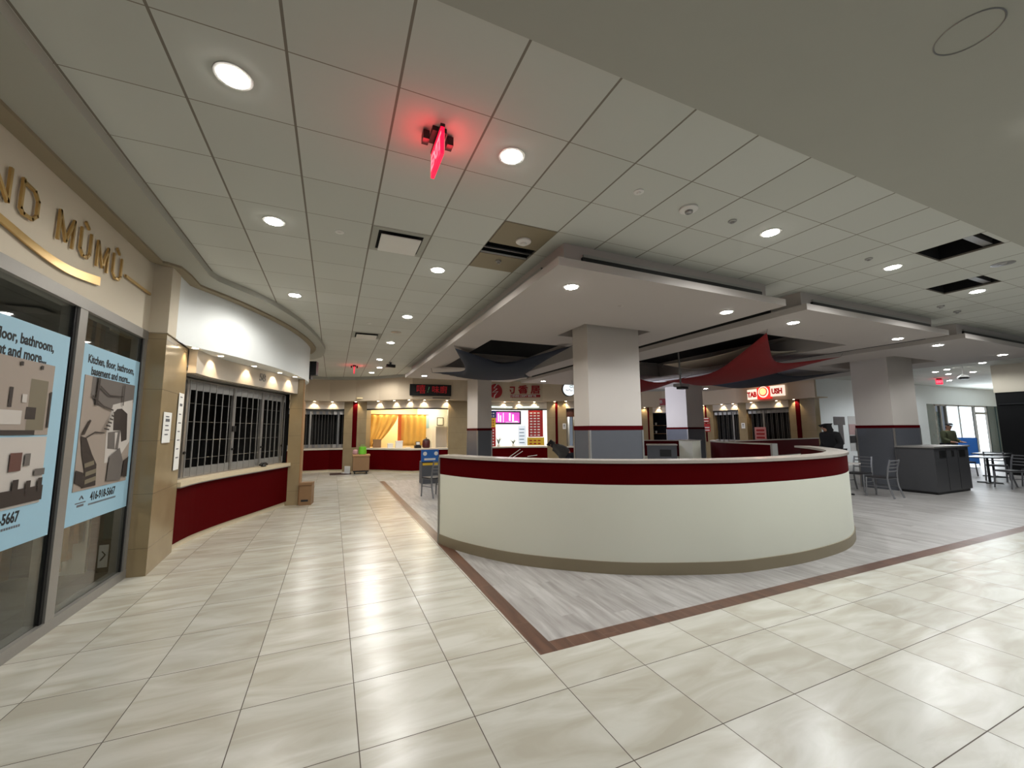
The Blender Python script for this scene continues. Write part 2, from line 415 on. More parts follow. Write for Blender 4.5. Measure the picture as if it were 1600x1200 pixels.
# drywall border above the shopfronts on the left, with a shadow gap along the wall
edge = [(-1.55, -3), (-1.55, 6.25)] + smooth_line([(-1.50, 6.45), (-0.96, 7.38), (-0.56, 8.72), (-0.32, 10.3), (-0.27, 11.4), (-0.45, 12.4), (-1.0, 13.0), (-2.6, 13.3)], 5)
mb = MB(); mb.hexa(edge + [(-2.6, 6.2), (-1.93, 6.0), (-1.93, -3)], 3.62, 3.705)
struct('ceiling', mb, M_DRY)
# recessed tan access panels beside the slot diffuser
for i, (y0, y1, lab) in enumerate(((CY+2*T, 4.08, 'tan ceiling panel with a smoke detector in front of the black slot'), (4.36, CY+4*T, 'tan ceiling panel with a sprinkler behind the black slot'))):
    o = MB().box(CX+4*T+0.008, CX+5*T-0.008, y0+0.006, y1-0.006, CZ-0.008, CZ).build('ceiling_panel', M_TAUPE); tag(o, lab, 'ceiling panel')
o = MB().box(CX+4*T, CX+5*T, 4.21, 4.222, CZ-0.004, CZ+0.015).build('slot_bar', M_ALU); tag(o, 'thin metal bar across the black slot between two tan ceiling panels', 'bar')

# ================================================================== CANOPIES (dropped ceiling trays)
TZ = 3.35
def canopy(x0, x1, y0, y1, hole, cut, label):
    r = thing('ceiling_canopy', label, 'ceiling canopy', ((x0+x1)/2, (y0+y1)/2, TZ))
    holes = [h for h in (hole, cut) if h]
    MB().slab(x0, x1, y0, y1, TZ, TZ+0.095, holes=holes).build('panel', M_TRAY, r)
    u = MB(); a = 0.17
    u.slab(x0+a, x1-a, y0+a, y1-a, TZ+0.095, CZ, holes=[(x0+a+0.04, x1-a-0.04, y0+a+0.04, y1-a-0.04)]); u.build('upstand', M_TRAY, r)
    d = MB(); d.box(x0+a+0.25, x1-a-0.15, y0+a-0.03, y0+a, TZ+0.215, TZ+0.25); d.box(x0+a-0.03, x0+a, y0+a+0.5, y1-a-0.5, TZ+0.215, TZ+0.25)
    d.build('slot_diffuser', M_ALU, r)
    d = MB(); d.box(x0+a+0.23, x1-a-0.13, y0+a-0.035, y0+a, TZ+0.12, TZ+0.21); d.box(x0+a-0.035, x0+a, y0+a+0.48, y1-a-0.48, TZ+0.12, TZ+0.21)
    d.build('diffuser_slot', M_BLACK, r)
    if hole:
        hx0, hx1, hy0, hy1 = hole; w = MB(); w.slab(hx0-0.04, hx1+0.04, hy0-0.04, hy1+0.04, TZ+0.095, 3.79, holes=[hole]); w.build('opening_liner', M_TRAY, r)
    if cut:
        hx0, hx1, hy0, hy1 = cut; w = MB(); w.slab(hx0-0.03, hx1+0.03, hy0-0.03, hy1+0.03, TZ+0.095, TZ+0.35, holes=[cut]); w.build('column_collar', M_TRAY, r)
    return r
canopy(2.14, 5.90, 3.62, 13.72, OPEN1, (3.78, 5.19, 5.58, 6.50), 'nearest dropped white ceiling canopy, around the front column, with a blue sail under it')
canopy(6.38, 10.72, 3.62, 13.72, OPEN2, None, 'middle dropped white ceiling canopy with the big red sail under it')
canopy(11.38, 16.0, 3.62, 13.72, OPEN3, (12.60, 14.70, 5.26, 7.0), 'farthest right dropped ceiling canopy around the column beside the dark bins')

# ================================================================== COLUMNS
def column(x0, x1, y0, y1, ztop, label, ztrim=1.60):
    r = thing('column', label, 'column', ((x0+x1)/2, (y0+y1)/2, 0))
    MB().box(x0, x1, y0, y1, 1.66, ztop).build('shaft', M_COL, r)
    MB().box(x0-0.008, x1+0.008, y0-0.008, y1+0.008, 0, 1.585).build('dado_panel', M_DADO, r)
    MB().box(x0-0.012, x1+0.012, y0-0.012, y1+0.012, 1.585, 1.66).build('dado_band', M_REDMAT, r)
    b = MB(); t = 0.014
    for (cx, cy) in ((x0, y0), (x1, y0), (x0, y1), (x1, y1)): b.box(cx-t-0.004, cx+t+0.004, cy-t-0.004, cy+t+0.004, 0, 1.584)
    b.build('corner_guard', M_ALU, r)
    return r
column(3.92, 5.03, 5.73, 6.19, 3.69, 'square cream column nearest the camera, rising from behind the curved red and cream partition')
column(13.27, 14.55, 5.72, 6.55, 3.69, 'large column on the right with dark bins built against it')
column(4.26, 4.74, 12.5, 13.6, 3.36, 'narrow far column left of the stall with the pink screens')
column(12.82, 13.72, 12.0, 13.1, 3.36, 'far column between the curved partition and the orange-lit stall corner')

# ================================================================== LEFT SHOPFRONT (large windows with posters)
WX = -2.05
mb = MB(); mb.box(-2.25, WX, -3, 6.05, 2.78, 3.80); struct('wall_left', mb, M_WALL)
pier = [(-2.08, 6.04), (-1.86, 6.01), (-1.92, 7.02), (-2.4, 7.05), (-2.4, 6.62), (-2.17, 6.62), (-2.17, 6.04)]
mb = MB(); mb.hexa(pier, 0, 2.765); struct('wall_left', mb, M_WTILE)
mb = MB(); mb.hexa([(-2.06, 6.04), (-1.86, 6.01), (-1.86, 6.3), (-2.4, 6.3), (-2.4, 6.04)], 2.775, 3.8); struct('wall_left', mb, M_WALL)
mb = MB(); mb.hexa([(-2.07, 6.035), (-1.85, 6.0), (-1.9, 7.02), (-2.4, 7.04), (-2.4, 6.04)], 2.765, 2.776); struct('trim_2', mb, M_TAUPE)
win = thing('window_1', 'aluminium framed shop window with blue posters on the glass', 'shop window', (WX, 4.5, 0), kind='structure')
f = MB(); f.box(-2.17, WX+0.01, -3, 6.06, 2.68, 2.78); f.build('head_frame', M_ALUD, win)
f = MB(); f.box(-2.17, WX+0.01, -3, 6.06, 0, 0.09); f.build('sill_frame', M_ALUD, win)
for (y0, y1) in ((2.95, 3.08), (4.64, 4.76), (5.97, 6.05)):
    f = MB(); f.box(-2.17, WX+0.005, y0, y1, 0.09, 2.68); f.build('mullion', M_ALUD, win)
f = MB(); f.box(-2.075, WX-0.012, 4.605, 4.64, 0.09, 2.68); f.box(-2.075, WX-0.012, 5.945, 5.97, 0.09, 2.68); f.build('rubber_seal', M_BLACK, win)
for (y0, y1) in ((-3, 2.95), (3.08, 4.64), (4.76, 5.97)):
    f = MB(); f.box(-2.086, -2.078, y0, y1, 0.09, 2.68); f.build('pane', M_GLASS, win)
# dim shop behind the glass
mb = MB(); mb.box(-5.5, -5.4, -3, 6.6, 0, 3.2); mb.box(-5.5, -2.3, 6.5, 6.6, 0, 3.2); mb.box(-5.5, -2.3, -3, 6.6, 3.0, 3.05)
struct('wall_shop', mb, mat('grey shop wall', rgb(64, 63, 61), 0.8, noise=0.05)).name = 'wall_left.004'
o = MB().box(-4.6, -3.2, 6.35, 6.5, 0.0, 2.2).build('wall_panel', M_WOOD); tag(o, 'tan wooden board standing inside the dark shop behind the posters', 'board')
for k, (x, z0) in enumerate(((-2.84, 0.02), (-2.76, 0.05), (-2.68, 0.18), (-2.60, 0.36))):
    o = MB().box(x-0.022, x+0.022, 6.30, 6.40, z0, 2.99).build('wood_batten', M_WOOD)
    tag(o, 'upright tan wooden batten inside the shop window, %s' % ('leftmost', 'second from left', 'third from left', 'rightmost')[k], 'batten', 'battens in the shop window')
o = MB().box(-2.90, -2.54, 6.41, 6.46, 0.0, 2.6).build('display_panel', M_CREAM); tag(o, 'cream display panel behind the wooden battens in the shop window', 'panel')
o = MB().box(-2.42, -2.31, 6.44, 6.49, 0.36, 2.6).build('display_panel', M_TEAL); tag(o, 'narrow dark teal panel above the small notice inside the shop window', 'panel')
mb = MB(); mb.box(-5.4, -2.3, -3, 6.5, -0.01, 0.004); struct('floor', mb, mat('grey shop floor', rgb(96, 92, 86), 0.5, noise=0.05))
lamp_light('shop_fill', 'POINT', (-2.75, 5.3, 1.3), 9, (1, 0.93, 0.82), None, 0.1)  # added fill lamp, brightens the shop interior behind the glass
r = thing('floor_sign', 'small black framed notice standing inside the window next to the tiled pier', 'sign', (-2.37, 6.38, 0))
MB().box(-2.42, -2.31, 6.36, 6.39, 0.004, 0.36).build('board', M_BLACK, r); MB().box(-2.41, -2.325, 6.352, 6.358, 0.06, 0.31).build('sheet', M_PAPER, r)
MB().tube([(-2.39, 6.348, 0.14), (-2.35, 6.348, 0.20), (-2.38, 6.348, 0.24)], 0.006, 6).build('print', M_INK, r)
lamp_light('shop_fill', 'POINT', (-3.4, 4.6, 1.4), 6, (1, 0.9, 0.75), None, 0.3)  # second added fill lamp for the shop interior

# posters (surface prints on real sheets hung on the glass)
PM = [mat('print wall tone', rgb(150, 138, 128), 0.6), mat('print dark brown', rgb(44, 34, 30), 0.6), mat('print mid grey', rgb(96, 90, 86), 0.6),
      mat('print light', rgb(186, 180, 174), 0.6), mat('print brown red', rgb(92, 58, 50), 0.6), mat('print olive', rgb(112, 104, 86), 0.6)]
def flat(mb, pts, d, mi):
    x = -2.060 + d*0.0008; mb.quad([(x, y, z) for y, z in pts][::1], mi)
def rect(y0, y1, z0, z1): return [(y0, z0), (y1, z0), (y1, z1), (y0, z1)]
def photo_stairs():
    m = MB(); m.box(-2.065, -2.060, 4.86, 5.86, 1.08, 2.12, 0)
    for i, (mi, pts) in enumerate([
        (2, [(4.98, 2.12), (5.86, 2.12), (5.86, 1.93), (5.5, 1.87), (5.33, 1.83), (5.05, 1.86), (4.98, 1.95)]),
        (3, [(5.41, 1.88), (5.84, 1.96), (5.85, 1.50), (5.6, 1.30), (5.35, 1.3), (5.33, 1.60), (5.36, 1.75)]),
        (1, [(5.44, 1.80), (5.5, 1.84), (5.6, 1.85), (5.74, 1.80), (5.78, 1.52), (5.66, 1.50), (5.62, 1.62), (5.46, 1.62)]),
        (2, [(5.36, 1.60), (5.62, 1.62), (5.60, 1.42), (5.38, 1.44)]),
        (3, [(5.5, 1.60), (5.56, 1.60), (5.53, 1.42)]),
        (1, [(4.88, 1.57), (4.98, 1.55), (5.10, 1.40), (5.20, 1.30), (5.22, 1.1), (4.98, 1.10), (5.0, 1.25), (4.93, 1.40)]),
        (1, [(4.86, 1.27), (4.98, 1.24), (5.02, 1.10), (4.86, 1.16)]),
        (5, [(5.02, 1.24), (5.2, 1.26), (5.2, 1.22), (5.02, 1.20)]), (5, [(5.02, 1.17), (5.21, 1.19), (5.21, 1.15), (5.02, 1.13)]), (5, [(4.98, 1.32), (5.14, 1.34), (5.15, 1.30), (4.99, 1.28)]),
        (1, [(4.88, 1.58), (4.99, 1.72), (5.02, 1.71), (4.93, 1.58)]), (1, [(4.96, 1.56), (5.10, 1.61), (5.28, 1.60), (5.28, 1.59), (5.1, 1.595), (4.97, 1.55)]),
        (2, [(5.42, 1.36), (5.62, 1.44), (5.72, 1.30), (5.7, 1.10), (5.4, 1.12)]), (1, [(5.74, 1.30), (5.84, 1.34), (5.84, 1.12), (5.72, 1.14)]),
        (1, [(5.06, 2.12), (5.10, 2.12), (5.09, 1.85), (5.05, 1.86)]), (1, [(4.98, 1.95), (5.2, 1.86), (5.4, 1.83), (5.4, 1.815), (5.2, 1.845), (4.98, 1.93)]),
        (1, [(5.10, 2.05), (5.3, 1.97), (5.6, 1.98), (5.6, 1.97), (5.3, 1.955), (5.10, 2.03)]), (1, [(5.58, 2.1), (5.60, 2.1), (5.60, 1.88), (5.58, 1.88)])]):
        flat(m, pts, i+1, mi)
    for k in range(6): flat(m, [(5.24+0.03*k, 1.63+0.033*k), (5.34+0.02*k, 1.62+0.033*k), (5.34+0.02*k, 1.635+0.033*k), (5.24+0.03*k, 1.645+0.033*k)], 22, 1)
    return m
def photo_kitchen():
    m = MB(); m.box(-2.065, -2.060, 3.40, 4.42, 1.585, 2.13, 0); m.box(-2.065, -2.060, 3.40, 4.42, 1.07, 1.57, 3)
    for i, (mi, pts) in enumerate([(5, rect(4.16, 4.36, 1.62, 2.0)), (1, rect(4.14, 4.25, 1.70, 1.79)), (3, rect(3.5, 4.10, 1.66, 1.76)), (1, rect(3.4, 4.26, 1.585, 1.62)),
        (1, rect(3.95, 3.985, 1.78, 1.92)), (3, rect(4.08, 4.13, 1.82, 1.88)), (1, rect(4.385, 4.41, 1.64, 1.92)), (1, rect(4.02, 4.05, 2.08, 2.11)), (1, rect(4.24, 4.27, 2.08, 2.11)),
        (4, rect(4.03, 4.15, 1.33, 1.46)), (2, rect(4.18, 4.24, 1.36, 1.45)), (2, rect(4.30, 4.42, 1.28, 1.33)), (1, rect(3.6, 4.42, 1.09, 1.20)), (1, rect(4.08, 4.14, 1.16, 1.27)),
        (1, rect(4.22, 4.27, 1.14, 1.25)), (1, rect(4.35, 4.40, 1.16, 1.26)), (1, rect(3.8, 3.95, 1.15, 1.28)), (2, rect(3.4, 3.9, 1.35, 1.5)), (2, rect(3.5, 3.8, 1.8, 2.0))]):
        flat(m, pts, i+1, mi)
    return m
def poster(y0, y1, cy, photo, pname, label):
    r = thing('window_poster', label, 'poster', (-2.105, cy, 0.8), group=None)
    MB().box(-2.072, -2.065, y0, y1, 0.79, 2.40).build('sheet', M_POSTER, r)
    photo().build('photo_print', PM, r)['label'] = pname
    for (s, z, sz) in (('Kitchen, floor, bathroom,', 2.27, 0.105), ('basement and more...', 2.165, 0.105)):
        text('lettering', s, sz, frame((-2.0645, cy), (0, 1), (1, 0), z), M_INK, r, 0.001, sx=0.86, bold=0.003)
    text('lettering', '416-918-5667', 0.105, frame((-2.0645, cy+0.06), (0, 1), (1, 0), 1.0), M_INK, r, 0.001, sx=0.8, bold=0.003)
    b = MB()
    for k in range(22): b.box(-2.0648, -2.064, cy-0.2+k*0.024, cy-0.2+k*0.024+0.018, 0.925, 0.942)
    b.tube([(-2.0645, cy-0.36, 1.0), (-2.0645, cy-0.33, 1.03), (-2.0645, cy-0.30, 1.0)], 0.006, 4); b.box(-2.0648, -2.064, cy-0.42, cy-0.25, 0.965, 0.975); b.box(-2.0648, -2.064, cy-0.39, cy-0.28, 0.935, 0.955)
    b.build('fine_print', M_GREYINK, r)
poster(4.80, 6.0-0.04, 5.35, photo_stairs, 'photo of a curved staircase', 'pale blue window poster with a staircase photo, next to the tiled pier')
poster(3.30, 4.585, 3.92, photo_kitchen, 'two photos of a fitted kitchen', 'pale blue window poster with kitchen photos, cut by the left edge of the picture')

# brass lettering on the wall above
def stroke(mb, pts, w, closed=False, x0=WX+0.012, x1=WX+0.028):
    P = [Vector(p) for p in pts]; n = len(P)
    for i in range(n if closed else n-1):
        a = P[i]; b = P[(i+1) % n]; d = (b-a).normalized(); q = Vector((-d.y, d.x))*w/2; e = d*w*0.35
        poly = [a-e+q, a-e-q, b+e-q, b+e+q]
        k = len(mb.v); mb.v += [(x0, p.x, p.y) for p in poly] + [(x1, p.x, p.y) for p in poly]
        for fc in ((0, 1, 2, 3), (7, 6, 5, 4), (0, 4, 5, 1), (1, 5, 6, 2), (2, 6, 7, 3), (3, 7, 4, 0)): mb.f.append(tuple(k+j for j in fc)); mb.m.append(0)
r = thing('wall_lettering', 'large brass shop name letters above the poster windows', 'sign', (WX, 4.5, 3.1))
LET = {'N': [[(3.46, 3.12), (3.46, 3.35), (3.65, 3.12), (3.65, 3.35)]],
       'D': [[(3.77, 3.35), (3.77, 3.14), (3.80, 3.115), (3.89, 3.115), (3.935, 3.16), (3.935, 3.27), (3.89, 3.325), (3.77, 3.335)]],
       'M': [[(4.19, 3.11), (4.19, 3.34), (4.29, 3.13), (4.38, 3.34), (4.38, 3.11)]],
       'U': [[(4.49, 3.34), (4.49, 3.16), (4.54, 3.115), (4.60, 3.115), (4.64, 3.16), (4.64, 3.34)], [(4.54, 3.41), (4.59, 3.375)]],
       'M2': [[(4.76, 3.11), (4.76, 3.34), (4.86, 3.13), (4.94, 3.34), (4.94, 3.11)]],
       'U2': [[(5.05, 3.34), (5.05, 3.16), (5.10, 3.115), (5.17, 3.115), (5.21, 3.16), (5.21, 3.34)], [(5.10, 3.41), (5.15, 3.375)]]}
for k, ss in LET.items():
    m = MB()
    for st in ss: stroke(m, st, 0.022)
    m.build('letter', M_BRASS, r)
m = MB(); stroke(m, [(5.32, 3.21), (5.93, 3.21)], 0.028); m.build('dash_bar', M_BRASS, r)
arc = smooth_line([(3.1, 3.05), (3.3, 3.02), (3.61, 2.985), (3.93, 2.94), (4.21, 2.92), (4.46, 2.93), (4.84, 2.985)], 4)
m = MB()
for u0, u1 in zip(arc, arc[1:]):
    w0, w1 = (0.02+0.02*(q[0]-3.1)/1.8 for q in (u0, u1)); k = len(m.v)
    for xx in (WX+0.012, WX+0.028): m.v += [(xx, u0[0], u0[1]-w0), (xx, u1[0], u1[1]-w1), (xx, u1[0], u1[1]+w1), (xx, u0[0], u0[1]+w0)]
    for fc in ((0, 1, 2, 3), (7, 6, 5, 4), (0, 4, 5, 1), (1, 5, 6, 2), (2, 6, 7, 3), (3, 7, 4, 0)): m.f.append(tuple(k+j for j in fc)); m.m.append(0)
m.build('underline_arc', M_BRASS, r)

# ================================================================== STALL 58 (curved, closed with a folding grille)
C58 = smooth_line([(-1.93, 7.03), (-1.85, 7.61), (-1.61, 8.37), (-1.27, 9.22), (-0.87, 10.26)], 6)
B58 = [(-1.87, 6.3), (-1.87, 6.70)] + smooth_line([(-1.80, 6.84), (-1.56, 7.24), (-1.36, 7.66), (-1.03, 8.48), (-0.78, 9.35), (-0.62, 10.3), (-0.60, 11.1), (-0.85, 11.8), (-1.7, 12.4)], 6)
mb = MB(); mb.ribbon(B58, 2.765, 3.62, 0.12); struct('wall_left', mb, M_BULK, True)
mb = MB(); mb.ribbon(offset([(-2.05, -3), (-2.05, 5.9), (-1.97, 6.0), (-1.89, 6.05)] + B58, -0.12), 3.592, 3.622, 0.12); struct('trim_1', mb, mat('painted shadow taupe', rgb(150, 138, 116), 0.9))  # darker taupe stands in for the shadow band along the wall top
mb = MB(); mb.hexa(offset(B58[1:], 0.05) + [(-2.4, 12.4), (-2.4, 7.0)], 2.768, 2.80); struct('ceiling', mb, M_BULK)
r = thing('stall_counter', 'curved counter with a red front and stone top under the folding grille of unit 58', 'counter', (-1.4, 8.7, 0))
MB().ribbon(C58, 0.09, 0.85, 0.5).build('front_panel', M_RED, r); MB().ribbon(offset(C58, 0.03), 0, 0.09, 0.3).build('plinth', M_STONE, r)
MB().ribbon(offset(C58, -0.05), 0.85, 0.915, 0.6).build('worktop', M_STONE, r)
MB().ribbon(offset(C58, -0.052), 0.835, 0.85, 0.05).build('metal_edge', M_ALU, r)
r = thing('shopfront_header', 'curved brushed metal header with the number 58 above the folding grille', 'shopfront header', (-1.4, 8.7, 2.5))
H58 = offset(C58, -0.12)
MB().ribbon(H58, 2.43, 2.765, 0.10).build('panel', M_STEEL, r, True)
MB().ribbon(offset(C58, -0.02), 2.42, 2.46, 0.30).build('underside', M_ALUD, r)
p, t = at(H58, 1.98); no = (t[1], -t[0])
text('unit_number', '58', 0.21, frame((p[0]+no[0]*0.006, p[1]+no[1]*0.006), t, no, 2.61), M_ALUD, r, 0.004, bold=0.002)
def grille(P, z0, z1, posts, name_label, pitch=0.085, amp=0.028, rod=0.0075, grid=True, locks=True):
    r = thing('folding_grille', name_label, 'security grille', (*at(P, length(P)/2)[0], z0))
    L = length(P)
    MB().ribbon(offset(P, -0.02), z1-0.03, z1, 0.06).build('top_track', M_ALUD, r)
    MB().ribbon(offset(P, -0.02), z0, z0+0.025, 0.06).build('bottom_track', M_ALUD, r)
    for s in posts:
        p, t = at(P, s); n = (-t[1], t[0]); w = 0.035
        q = [(p[0]+t[0]*a+n[0]*b, p[1]+t[1]*a+n[1]*b) for a, b in ((-w, -0.025), (w, -0.025), (w, 0.025), (-w, 0.025))]
        po = MB().hexa(q, z0+0.02, z1-0.02).build('post', M_ALU, r)
        if locks:
            lk = MB(); lk.tube([(p[0]-n[0]*0.03, p[1]-n[1]*0.03, z0+0.38), (p[0]-n[0]*0.045, p[1]-n[1]*0.045, z0+0.38)], 0.022, 10); lk.build('lock', M_BLACK, po)
    # accordion curtain of rods with plates at head and foot
    n_ = int(L/pitch); pts = []
    for k in range(n_+1):
        p, t = at(P, min(L-1e-3, k*L/n_)); n = (-t[1], t[0]); a = amp if k % 2 else -amp
        pts.append((p[0]+n[0]*a, p[1]+n[1]*a))
    m = MB()
    for q in pts: m.tube([(q[0], q[1], z0+0.02), (q[0], q[1], z1-0.02)], rod, 6)
    if grid:
        for z in (z0+0.28, z0+0.56, z0+0.84, z0+1.12):
            for a, b in zip(pts, pts[1:]): m.tube([(a[0], a[1], z), (b[0], b[1], z)], 0.0018, 4, cap=False)
    m.build('rod_curtain', M_ALU, r)
    m = MB(); m2 = MB()
    for a, b in zip(pts, pts[1:]):
        for (mm, za, zb) in ((m, z1-0.16, z1-0.03), (m2, z0+0.025, z0+0.15)):
            mm.quad([(a[0], a[1], za), (b[0], b[1], za), (b[0], b[1], zb), (a[0], a[1], zb)])
    m.build('head_plates', M_ALU, r); m2.build('foot_plates', M_ALU, r)
    return r
G58 = offset(C58, 0.14)
g58 = grille(sub(G58, 0.12, length(G58)-0.05), 0.915, 2.40, (0.30, 1.55, 2.42, 3.2), 'silver folding security grille closing unit 58 above its curved counter')
p, t = at(G58, 1.67); n = (-t[1], t[0]); MB().hexa([(p[0]+t[0]*a-n[0]*b, p[1]+t[1]*a-n[1]*b) for a, b in ((-0.04, 0.03), (0.05, 0.03), (0.05, 0.045), (-0.04, 0.045))], 1.6, 1.7).build('lock_plate', M_BLACK, g58)
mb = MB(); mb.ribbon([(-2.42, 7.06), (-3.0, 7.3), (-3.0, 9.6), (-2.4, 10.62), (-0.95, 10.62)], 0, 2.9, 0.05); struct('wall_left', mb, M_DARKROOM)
mb = MB(); mb.hexa([(-0.90, 10.26), (-0.645, 10.23), (-0.66, 11.2), (-0.94, 11.2)], 0, 2.765); struct('wall_left', mb, M_WTILE)
mb = MB(); mb.box(-0.665, -0.625, 10.24, 10.30, 0, 2.76); mb.box(-0.70, -0.64, 10.3, 11.2, 0, 2.3); struct('trim_3', mb, M_WOOD)
r = thing('telephone', 'small black object lying on the counter in front of the grille of unit 58', 'telephone', (-1.22, 9.45, 0.915))
MB().lathe([(0.04, 0.915), (0.05, 0.93), (0.035, 0.965), (0.01, 0.975)], -1.22, 9.36, 12).build('base', M_BLACK, r, True)
MB().tube([(-1.27, 9.28, 0.95), (-1.25, 9.32, 0.985), (-1.19, 9.40, 0.985), (-1.17, 9.44, 0.95)], [0.02, 0.013, 0.013, 0.02], 8).build('handset', M_BLACK, r, True)
# notices on the tiled pier
def sheet(p0, p1, z0, z1, label, n_lines=5):
    d = Vector((p1[0]-p0[0], p1[1]-p0[1])); L = d.length; d.normalize(); nn = Vector((d.y, -d.x))
    r = thing('paper_notice', label, 'paper notice', (p0[0], p0[1], z0))
    q = [(p0[0]+nn.x*a, p0[1]+nn.y*a) for a in (0.004, 0.008)] + [(p1[0]+nn.x*a, p1[1]+nn.y*a) for a in (0.008, 0.004)]
    MB().hexa(q, z0, z1).build('sheet', M_PAPER, r)
    m = MB()
    for k in range(n_lines):
        z = z1-0.06-(z1-z0-0.1)*k/n_lines; a0, a1 = L*0.25, L*(0.75 if k % 2 else 0.65)
        m.hexa([(p0[0]+d.x*a0+nn.x*0.008, p0[1]+d.y*a0+nn.y*0.008), (p0[0]+d.x*a1+nn.x*0.008, p0[1]+d.y*a1+nn.y*0.008), (p0[0]+d.x*a1+nn.x*0.010, p0[1]+d.y*a1+nn.y*0.010), (p0[0]+d.x*a0+nn.x*0.010, p0[1]+d.y*a0+nn.y*0.010)], z, z+(0.035 if k == 1 else 0.014))
    m.build('print', M_GREYINK, r)
sheet((-1.863, 6.12), (-1.875, 6.42), 1.47, 1.84, 'white notice taped to the near side of the tiled pier')
sheet((-1.895, 6.70), (-1.912, 6.95), 1.10, 2.12, 'long white notice taped to the tiled pier next to the grille', 8)

# cardboard box by pier
r = thing('cardboard_box', 'brown cardboard box on the floor against the pier at the end of unit 58', 'box', (-0.47, 10.25, 0))
MB().hexa([(-0.62, 10.12), (-0.38, 10.10), (-0.34, 10.44), (-0.58, 10.46)], 0, 0.47).build('carton', M_CARD, r)
MB().hexa([(-0.635, 10.10), (-0.37, 10.08), (-0.36, 10.12), (-0.62, 10.14)], 0.43, 0.485).build('flap', M_CARD, r)
MB().hexa([(-0.58, 10.114), (-0.44, 10.102), (-0.44, 10.098), (-0.58, 10.11)], 0.08, 0.12).build('print', M_INK, r)
r = thing('loudspeaker', 'black loudspeaker hung high at the end of the curved bulkhead of unit 58', 'loudspeaker', (-0.56, 11.2, 3.0))
MB().hexa([(-0.60, 11.1), (-0.44, 11.05), (-0.40, 11.25), (-0.56, 11.3)], 2.98, 3.32).build('cabinet', M_BLACK, r)
MB().hexa([(-0.60, 11.12), (-0.56, 11.10), (-0.52, 11.26), (-0.56, 11.28)], 2.88, 2.98).build('bracket', M_BLACK, r)

# ================================================================== CEILING FITTINGS
def downlight(x, y, z, label, energy=DOWN_W, color=None, r0=0.08, group=None, spot=164):
    k = min(1, max(0, (x-0.5)/4)); color = color or (1-0.04*k, 0.965+0.03*k, 0.90+0.11*k)
    r = thing('recessed_downlight', label, 'ceiling light', (x, y, z), group=group)
    MB().lathe([(r0+0.022, z-0.001), (r0+0.022, z-0.006), (r0, z-0.008), (r0-0.004, z-0.002)], x, y, 24).build('trim_ring', M_WHITE, r, True)
    m = MB(); m.lathe([(r0-0.003, z-0.009), (r0-0.003, z-0.012)], x, y, 20); m.build('lens', M_LENS, r)
    lamp_light('lamp', 'SPOT', (0, 0, -0.03), energy, color, r, 0.05, spot, 0.45)
    return r
rows_a = [(2.67, 'nearest the camera at top left'), (4.50, 'second along the left row'), (6.94, 'third along the left row'), (14.85, 'far end of the left row beyond the loudspeaker')]
for y, l in rows_a: downlight(-0.625, y, CZ, 'recessed downlight by the left shops, '+l, DOWN_W*{2.67: 0.22, 4.50: 0.5, 6.94: 1.12}.get(y, 1))
rows_b = [(2.67, 'to the right of the nearest red exit sign'), (5.10, 'just beyond the square air diffuser'), (7.50, 'beside the left edge of the canopy'), (9.92, 'halfway down the walkway'), (12.45, 'beyond the small far diffuser')]
for y, l in rows_b: downlight(1.18, y, CZ, 'recessed downlight in the walkway row, '+l, DOWN_W*(0.8 if y < 3 else 1))
downlight(1.34, 14.05, CZ, 'recessed downlight near the far black exit sign, nearer of the last two'); downlight(1.2, 15.4, CZ, 'recessed downlight at the far end of the walkway, last before the stalls')
for x, l in ((4.24, 'right of the round smoke detector'), (6.67, 'left of the two open dark ceiling tiles'), (9.10, 'behind the two open dark ceiling tiles'), (11.5, 'at the right edge of the picture')):
    downlight(x, 2.70, CZ, 'recessed downlight in front of the canopies, '+l)
for x, y, e, l in ((4.4, 0.85, 1.2, 'just outside the right edge'), (6.9, 0.85, 1.2, 'added unseen outside the right edge, second'), (9.4, 0.85, 1.1, 'added unseen outside the right edge, third'), (1.6, -1.2, 0.2, 'behind the camera')):  # second and third are unseen lamps added to brighten the right side
    downlight(x, y, CZ-0.012, 'recessed downlight in the plain plaster ceiling '+l, DOWN_W*e)
for x, y, l in ((2.62, 4.14, 'front left corner of the nearest canopy'), (5.37, 4.17, 'front right corner of the nearest canopy'), (2.62, 13.0, 'far left corner of the nearest canopy'), (5.30, 13.0, 'far right corner of the nearest canopy'),
                (6.96, 4.18, 'front left corner of the middle canopy'), (10.18, 4.17, 'front right corner of the middle canopy'), (6.92, 12.95, 'far left corner of the middle canopy'), (10.15, 12.95, 'far right corner of the middle canopy'),
                (11.81, 4.18, 'front left corner of the farthest canopy'), (14.9, 4.15, 'front right corner of the farthest canopy'), (14.9, 12.83, 'far right corner of the farthest canopy')):
    downlight(x, y, TZ, 'recessed downlight in the '+l, DOWN_W*0.75)
for i, (x, y) in enumerate(((19.5, 5.9), (20.5, 7.1), (21.0, 7.6), (22.3, 7.7), (22.4, 7.05), (25.5, 8.8))):
    downlight(x, y, CZ, 'small far right lobby downlight, %s' % ('nearest the canopy edge', 'left of the close pair', 'upper one of the close pair', 'lower one of the close pair', 'right of the close pair', 'hidden behind the lobby exit sign')[i], DOWN_W*0.8, (0.92, 0.97, 1.0))

